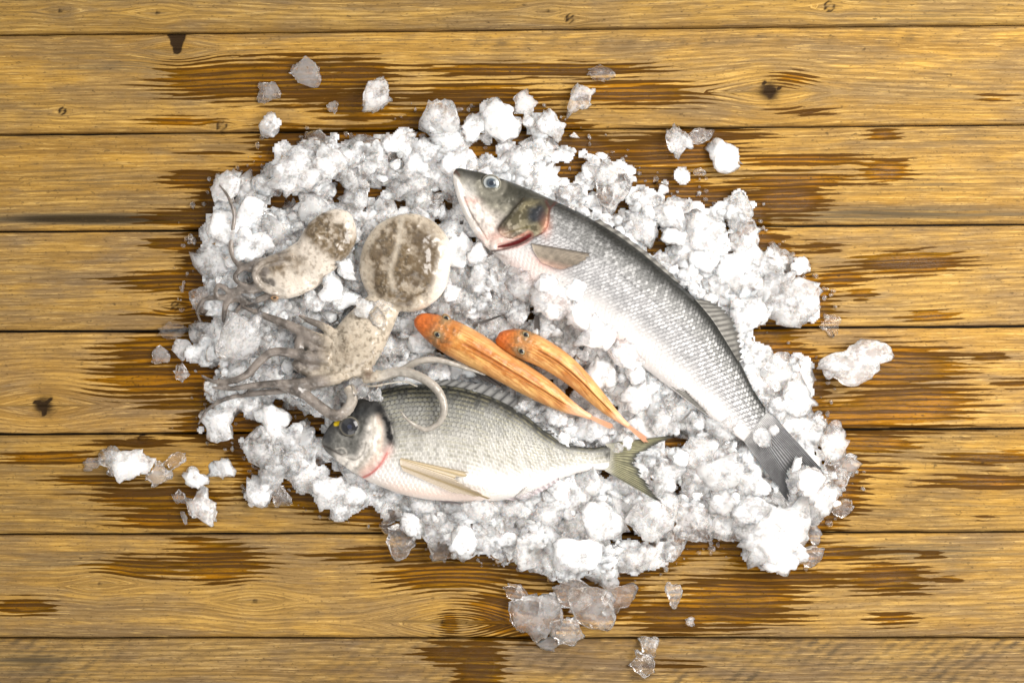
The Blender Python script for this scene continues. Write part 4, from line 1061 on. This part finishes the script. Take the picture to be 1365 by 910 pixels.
# loose chunks on the wood, one by one
LOOSE = [(502,122,25,1,'cloudy oval ice lump alone on wet wood beside the large dark stain',1.25,-.9),
 (775,131,22,1,'slender cloudy ice sliver alone on wet wood behind the sea bass head',2.0,-.95),
 (357,168,17,0,'pointed white ice piece at the outermost corner behind the smaller octopus',1.2,1.1),
 (966,208,24,0,'rounded triangular white ice lump alone on wood behind the sea bass',1.1,.2),
 (904,188,20,1,'glassy tilted ice shard leaning at the heap edge behind the sea bass back',1.5,1.0),
 (930,181,15,1,'thin clear ice slip beside the tilted shard behind the sea bass',1.6,0),
 (935,230,9,1,'tiny clear ice crumb near the rounded triangular lump',1.2,0),
 (1067,352,15,0,'small round white ice lump just off the heap beside the amber stain',1.1,1.2),
 (1138,490,42,0,'broad white ice slab jutting farthest onto wet wood past the tail',1.7,-.1),
 (1108,432,15,1,'clear flat ice flake melting on the plank seam',1.2,.3),
 (1104,492,15,0,'small white ice lump bridging the heap and the jutting slab',1.1,.4),
 (230,440,16,1,'clear melting ice flake across the plank seam by the octopus arms',1.3,.1),
 (214,471,14,1,'pinkish clear ice lump standing outermost beside the octopus arms',1.1,1.2),
 (241,465,15,1,'cloudy little ice lump second in from the outermost beside the octopus arms',1.2,.5),
 (244,496,13,1,'narrow grey ice sliver on dark wet wood beside the octopus arms',1.7,1.35),
 (272,452,24,1,'broad pinkish ice plate touching the round white lump by the octopus arms',1.2,.5),
 (122,617,13,1,'flat clear ice flake at the outer end of the stray row',1.3,.1),
 (143,611,18,1,'pinkish ice lump second in the stray row on striped wet wood',1.1,.6),
 (176,620,30,0,'largest white ice lump of the stray row on striped wet wood',1.25,.2),
 (211,634,18,1,'clear upright ice lump next to the largest of the stray row',1.2,1.3),
 (233,613,13,1,'clear glassy ice sliver with dark core ending the stray row',1.7,-.5),
 (262,640,17,0,'oval white ice lump between the stray row and the heap',1.2,.9),
 (292,622,21,0,'crumbly white ice lump with a flat base below the octopus arms',1.1,.3),
 (274,678,24,0,'stray white ice lump alone close to the plank seam under the row',1.1,-.3),
 (246,692,8,1,'tiny clear ice sliver next to the stray lump near the seam',1.8,1.2),
 (240,662,10,1,'small clear ice grain above the stray lump near the seam',1.2,1.2),
 (343,660,22,0,'white ice lump with shoulder standing off the heap near the bream snout',1.15,1.2),
 (374,662,15,1,'clear ice piece beside the shouldered lump near the bream snout',1.2,-.6),
 (535,718,25,1,'clear grey ice lump alone on the seam beneath the bream belly',1.15,.8),
 (690,790,16,1,'small clear ice piece at the top of the melting cluster',1.2,.8),
 (706,815,36,1,'broad clear ice plate melting into the dark wet knot',1.2,.2),
 (731,815,25,1,'upright wedge of clear ice in the melting cluster',1.9,1.5),
 (755,836,25,1,'low clear ice slip at the rim of the melting cluster',1.6,.1),
 (790,815,36,1,'large cloudy ice lump joined to the melting cluster',1.3,.6),
 (822,796,25,1,'rounded cloudy ice lump of the melting cluster next to striped wood',1.2,0),
 (760,795,26,1,'cloudy ice plate joining the melting cluster to the heap',1.3,.3),
 (735,856,14,1,'tiny melting ice flake over the lowest seam',1.4,0),
 (866,862,16,1,'small cloudy ice lump alone on the lowest plank',1.3,.5),
 (858,884,17,1,'clear puddle-edged ice flake on the lowest plank',1.2,.8),
 (897,792,15,1,'slim white ice piece standing clear of the heap on wet stripes',1.6,1.4),
 (920,828,7,1,'tiny ice crumb on wet stripes near the lowest seam',1.2,0),
 (1080,740,16,1,'round clear ice ball on dark wet wood by the big lump',1.05,0),
 (1086,716,15,1,'cloudy ice grain above the round clear ball',1.2,1.2),
 (1131,618,18,1,'clear rounded ice lump clinging to the heap beside the bass tail',1.1,.3),
 (1127,680,17,1,'jagged clear ice splinter lying off the heap past the bass tail',1.7,-.7),
 (358,122,17,1,'melted clear ice flake inside the large dark stain, upright one',1.2,1.2),
 (408,96,22,1,'melted clear ice flake inside the large dark stain, widest one',1.3,0),
 (802,97,15,1,'clear melting ice flake on the dark streak behind the sea bass',1.3,.3),
 (442,142,9,1,'small clear ice bead at the end of the large dark stain',1.1,0)]
for k, (x, y, r, cl, lb, asp, rot) in enumerate(LOOSE):
    melt = 'melt' in lb or 'clear' in lb
    flatm = lb.startswith('melted') or 'melting ice flake' in lb or 'flat' in lb
    chunk(x, y, r, z=r * (.16 if flatm else .5), clear=bool(cl), label=lb, asp=asp, rot=-rot, var=k, tall=.3 if flatm else 1.0, melt=melt and bool(cl))
# big recognisable lumps in the heap and on the fish
BIG = [(322,450,31,42),(1036,715,46,34),(1062,405,38,26),(1038,742,30,24),(585,155,28,22),(665,165,28,22),(700,140,17,16),(735,165,20,18),(630,170,20,20),
 (1082,648,23,44),(1016,580,14,44),(1098,668,20,38),(1034,572,9,46),(1064,618,10,44),(836,590,9,56),(826,596,7,58),(905,612,13,46),(896,573,9,48),
 (480,516,15,52),(500,528,10,58),(740,405,30,48),(775,420,26,50),(705,385,26,44),(800,445,24,48),(760,385,22,56),(730,375,16,58),(835,475,22,42),(690,360,16,46),(665,352,20,40),(640,345,20,36),
 (760,740,34,26),(705,725,30,26),(870,690,34,30),(925,690,30,28),(800,690,34,34),(735,600,22,30),(720,580,14,34),(790,565,26,30),(690,690,26,26),
 (975,355,30,26),(940,310,28,24),(820,245,28,22),(1000,420,30,28),(1040,500,28,26),(1060,530,24,24),(395,230,32,28),(330,330,28,30),(440,215,26,26),(360,600,24,20),(350,690,0,0),
 (460,400,16,36),(486,408,14,60),(503,424,12,60),(512,408,10,64),(300,250,22,20),(300,300,26,24),(440,650,22,22),(470,660,20,22),(580,700,26,22),(620,720,24,20),(1110,590,24,22),(1115,640,24,24),(1000,680,28,30),(960,630,28,32),
 (930,600,24,30),(600,640,0,0),(960,700,28,24),(735,660,0,0),(290,560,26,18),(365,560,24,20),(345,595,26,20),(550,695,18,22),(520,680,16,20),(700,655,13,40),(440,400,18,36),(442,384,20,46),(414,402,17,42),(463,358,14,44),(800,502,22,32),(850,532,22,32),(882,562,19,32),(690,418,18,36),(618,398,20,32),(640,372,20,36),(600,390,15,32),(706,545,20,30),(742,556,18,32),(665,405,16,34),(560,455,18,28),(590,500,18,28),(845,500,16,34)]
for (x, y, r, z) in BIG:
    if r: chunk(x, y, r * 1.08, z=z, clear=rng.random() < .45)
# fill the heap: largest first, no heavy overlap
placed = [(x, y, r) for (x, y, r, *_ ) in LOOSE] + [(x, y, r) for (x, y, r, z) in BIG if r]
pa = np.array(placed)
def fill(n_max, r0, r1, sep, tries):
    global pa, count
    rs = np.linspace(r0, r1, tries)
    for k in range(tries):
        if count >= n_max: return
        r = rs[k] * rng.uniform(.9, 1.1)
        x = rng.uniform(240, 1140); y = rng.uniform(120, 790)
        di = look(D_ice, x, y)
        if di < r * .74: continue
        df = look(D_fish, x, y)
        if df > 1.5 or look(D_fin_wide, x, y) > 0: continue
        d = np.hypot(pa[:, 0] - x, pa[:, 1] - y)
        if (d < sep * (pa[:, 2] + r)).any(): continue
        h = look(H_ice, x, y)
        z = max(r * .5, h - r * rng.uniform(.1, .7) + 4)
        # a few clear pieces, more of them on the shaded side and at the rim
        pc = .62 + .15 * (x < 520) + .20 * (di < 26)
        cl_ = rng.random() < pc
        chunk(x, y, r, z=z, clear=cl_, melt=cl_ and rng.random() < .25)
        pa = np.vstack([pa, [x, y, r]])
fill(300, 26, 12, .56, 60000)
label_heap()

# the small grains nobody could count: a packed bed and loose grains under and between the chunks
def bilin(F, x, y):
    u = np.clip((np.asarray(x) - GX0) / GS, 0, F.shape[1] - 1.001); v = np.clip((np.asarray(y) - GY0) / GS, 0, F.shape[0] - 1.001)
    j = u.astype(int); i = v.astype(int); a = u - j; b = v - i
    return F[i, j] * (1 - a) * (1 - b) + F[i, j + 1] * a * (1 - b) + F[i + 1, j] * (1 - a) * b + F[i + 1, j + 1] * a * b
def bed():
    st = 2.4
    xs = np.arange(236, 1150, st); ys = np.arange(112, 796, st)
    XX, YY = np.meshgrid(xs, ys)
    Dc = bilin(D_ice, XX, YY); Fd = bilin(np.maximum(D_fish, 0), XX, YY)
    Zb = np.zeros_like(XX)
    for k in range(6500):
        x, y = rng.uniform(236, 1150), rng.uniform(112, 796)
        d = float(bilin(D_ice, np.array([x]), np.array([y]))[0])
        r = rng.uniform(6, 16)
        if d < r * .85: continue
        hb = min(30 * (1 - math.exp(-d / 20.0)) * .72, 21)
        zc = hb * rng.uniform(.55, 1.0)
        i0, i1 = int((y - r - 112) / st), int((y + r - 112) / st) + 2; j0, j1 = int((x - r - 236) / st), int((x + r - 236) / st) + 2
        i0, j0 = max(i0, 0), max(j0, 0)
        sx, sy = XX[i0:i1, j0:j1], YY[i0:i1, j0:j1]
        a = rng.uniform(0, 6.28); el = rng.uniform(.7, 1.0)
        dx, dy = (sx - x), (sy - y); u = dx * math.cos(a) + dy * math.sin(a); v = (-dx * math.sin(a) + dy * math.cos(a)) / el
        tilt = rng.normal(0, .25) * u + rng.normal(0, .25) * v
        q = r * r - u * u - v * v
        top = np.where(q > 0, zc + np.minimum(np.sqrt(np.maximum(q, 0)) * .8, r * .5) + tilt * .6, 0)
        Zb[i0:i1, j0:j1] = np.maximum(Zb[i0:i1, j0:j1], top)
    Zb += (fbm(XX / 5, YY / 5, seed=44, octv=3) - .5) * 3 * (Zb > 1)
    Zb = np.where(Fd > 6, np.minimum(Zb, 16), Zb)
    ok = (Zb > .8)
    cell = ok[:-1, :-1] & ok[1:, :-1] & ok[:-1, 1:] & ok[1:, 1:]
    n = XX.size; idx = np.arange(n).reshape(XX.shape)
    q = np.stack([idx[1:, :-1], idx[1:, 1:], idx[:-1, 1:], idx[:-1, :-1]], -1)[cell]
    V = np.concatenate([to_world(XX, YY, np.maximum(Zb, .4)).reshape(-1, 3), to_world(XX, YY, XX * 0 + .25).reshape(-1, 3)])
    faces = [q, q[:, ::-1] + n]
    c = np.pad(cell, 1)
    A, B, Cc, Dd = idx[1:, :-1], idx[1:, 1:], idx[:-1, 1:], idx[:-1, :-1]
    for sh, (p, r_) in (((0, 1), (Dd, A)), ((2, 1), (B, Cc)), ((1, 0), (Cc, Dd)), ((1, 2), (A, B))):
        dj, di_ = sh
        nb = c[di_:di_ + cell.shape[0], dj:dj + cell.shape[1]]
        e = cell & ~nb
        P, R = p[e], r_[e]
        faces.append(np.stack([R, P, P + n, R + n], -1))
    faces = np.concatenate(faces)
    used = np.unique(faces); mp = np.full(2 * n, -1); mp[used] = np.arange(len(used))
    rim = sstep(16, 3, Dc).ravel() * .5
    return V[used], mp[faces], np.concatenate([rim, rim])[used]
def grains():
    V, Fa, RM = [], [], []
    n = 0
    sh = [shard_shape(D2, 3000 + k, int(np.random.default_rng(k).integers(1, 5)), 14, .35, .08, .62, .65) for k in range(40)]
    F2a = np.array(F2)
    N = 0; tries = 0
    while N < 1100 and tries < 60000:
        tries += 1
        x = rng.uniform(240, 1145); y = rng.uniform(115, 792)
        di = look(D_ice, x, y)
        r = 6.0 + 8.0 * rng.random() ** 1.5
        if di < r * .70: continue
        df = look(D_fish, x, y)
        if df > 14: continue
        h = look(H_ice, x, y)
        top = h + 2 if df < 2 else min(h, 14)
        if look(D_fin, x, y) > 0: top = min(top, 22)
        z = max(r * .45, rng.uniform(.7, 1.0) * top)
        ki = int(rng.integers(40)); P = sh[ki][0] * r; RM.append(sh[ki][1])
        a = rng.uniform(0, 6.28); b = rng.uniform(-.8, .8)
        ca, sa, cb, sb = math.cos(a), math.sin(a), math.cos(b), math.sin(b)
        P = P @ np.array([[ca, sa, 0], [-sa, ca, 0], [0, 0, 1]]) @ np.array([[1, 0, 0], [0, cb, sb], [0, -sb, cb]])
        V.append(to_world(P[:, 0] + x, P[:, 1] + y, np.maximum(P[:, 2] + z, .2))); Fa.append(F2a + n); n += len(P); N += 1
    bv, bf, br = bed()
    me = new_mesh('crushed_ice', np.concatenate(V + [bv]), np.concatenate(Fa).tolist() + (bf + n).tolist(), attrs={'rim': np.concatenate(RM + [br])})
    o = obj('crushed_ice', me, M['white_ice'])
    o['kind'] = 'stuff'; o['label'] = 'fine white crushed ice filling the heap between the larger chunks'; o['category'] = 'ice'
grains()
def crumbs():
    V, Fa, n = [], [], 0
    shapes = [shard_shape(D2, 5000 + k, 1, 10, .3, .05, .7, .8)[0] for k in range(8)]; F2a = np.array(F2)
    N = 0
    while N < 260:
        x = rng.uniform(200, 1180); y = rng.uniform(90, 850)
        if look(D_ice, x, y) > 0: continue
        if look(wetg, x, y) < .32 + .3 * rng.random(): continue
        r = rng.uniform(1.2, 4.5) * (1 if rng.random() < .8 else 1.5)
        P = shapes[int(rng.integers(8))] * r
        V.append(to_world(P[:, 0] + x, P[:, 1] + y, np.maximum(P[:, 2] + r * .4, .1))); Fa.append(F2a + n); n += len(P); N += 1
    me = new_mesh('ice_crumbs', np.concatenate(V), np.concatenate(Fa).tolist())
    o = obj('ice_crumbs', me, M['clear_ice'])
    o['kind'] = 'stuff'; o['label'] = 'tiny clear ice crumbs strewn on wet wood round the heap'; o['category'] = 'ice'
crumbs()
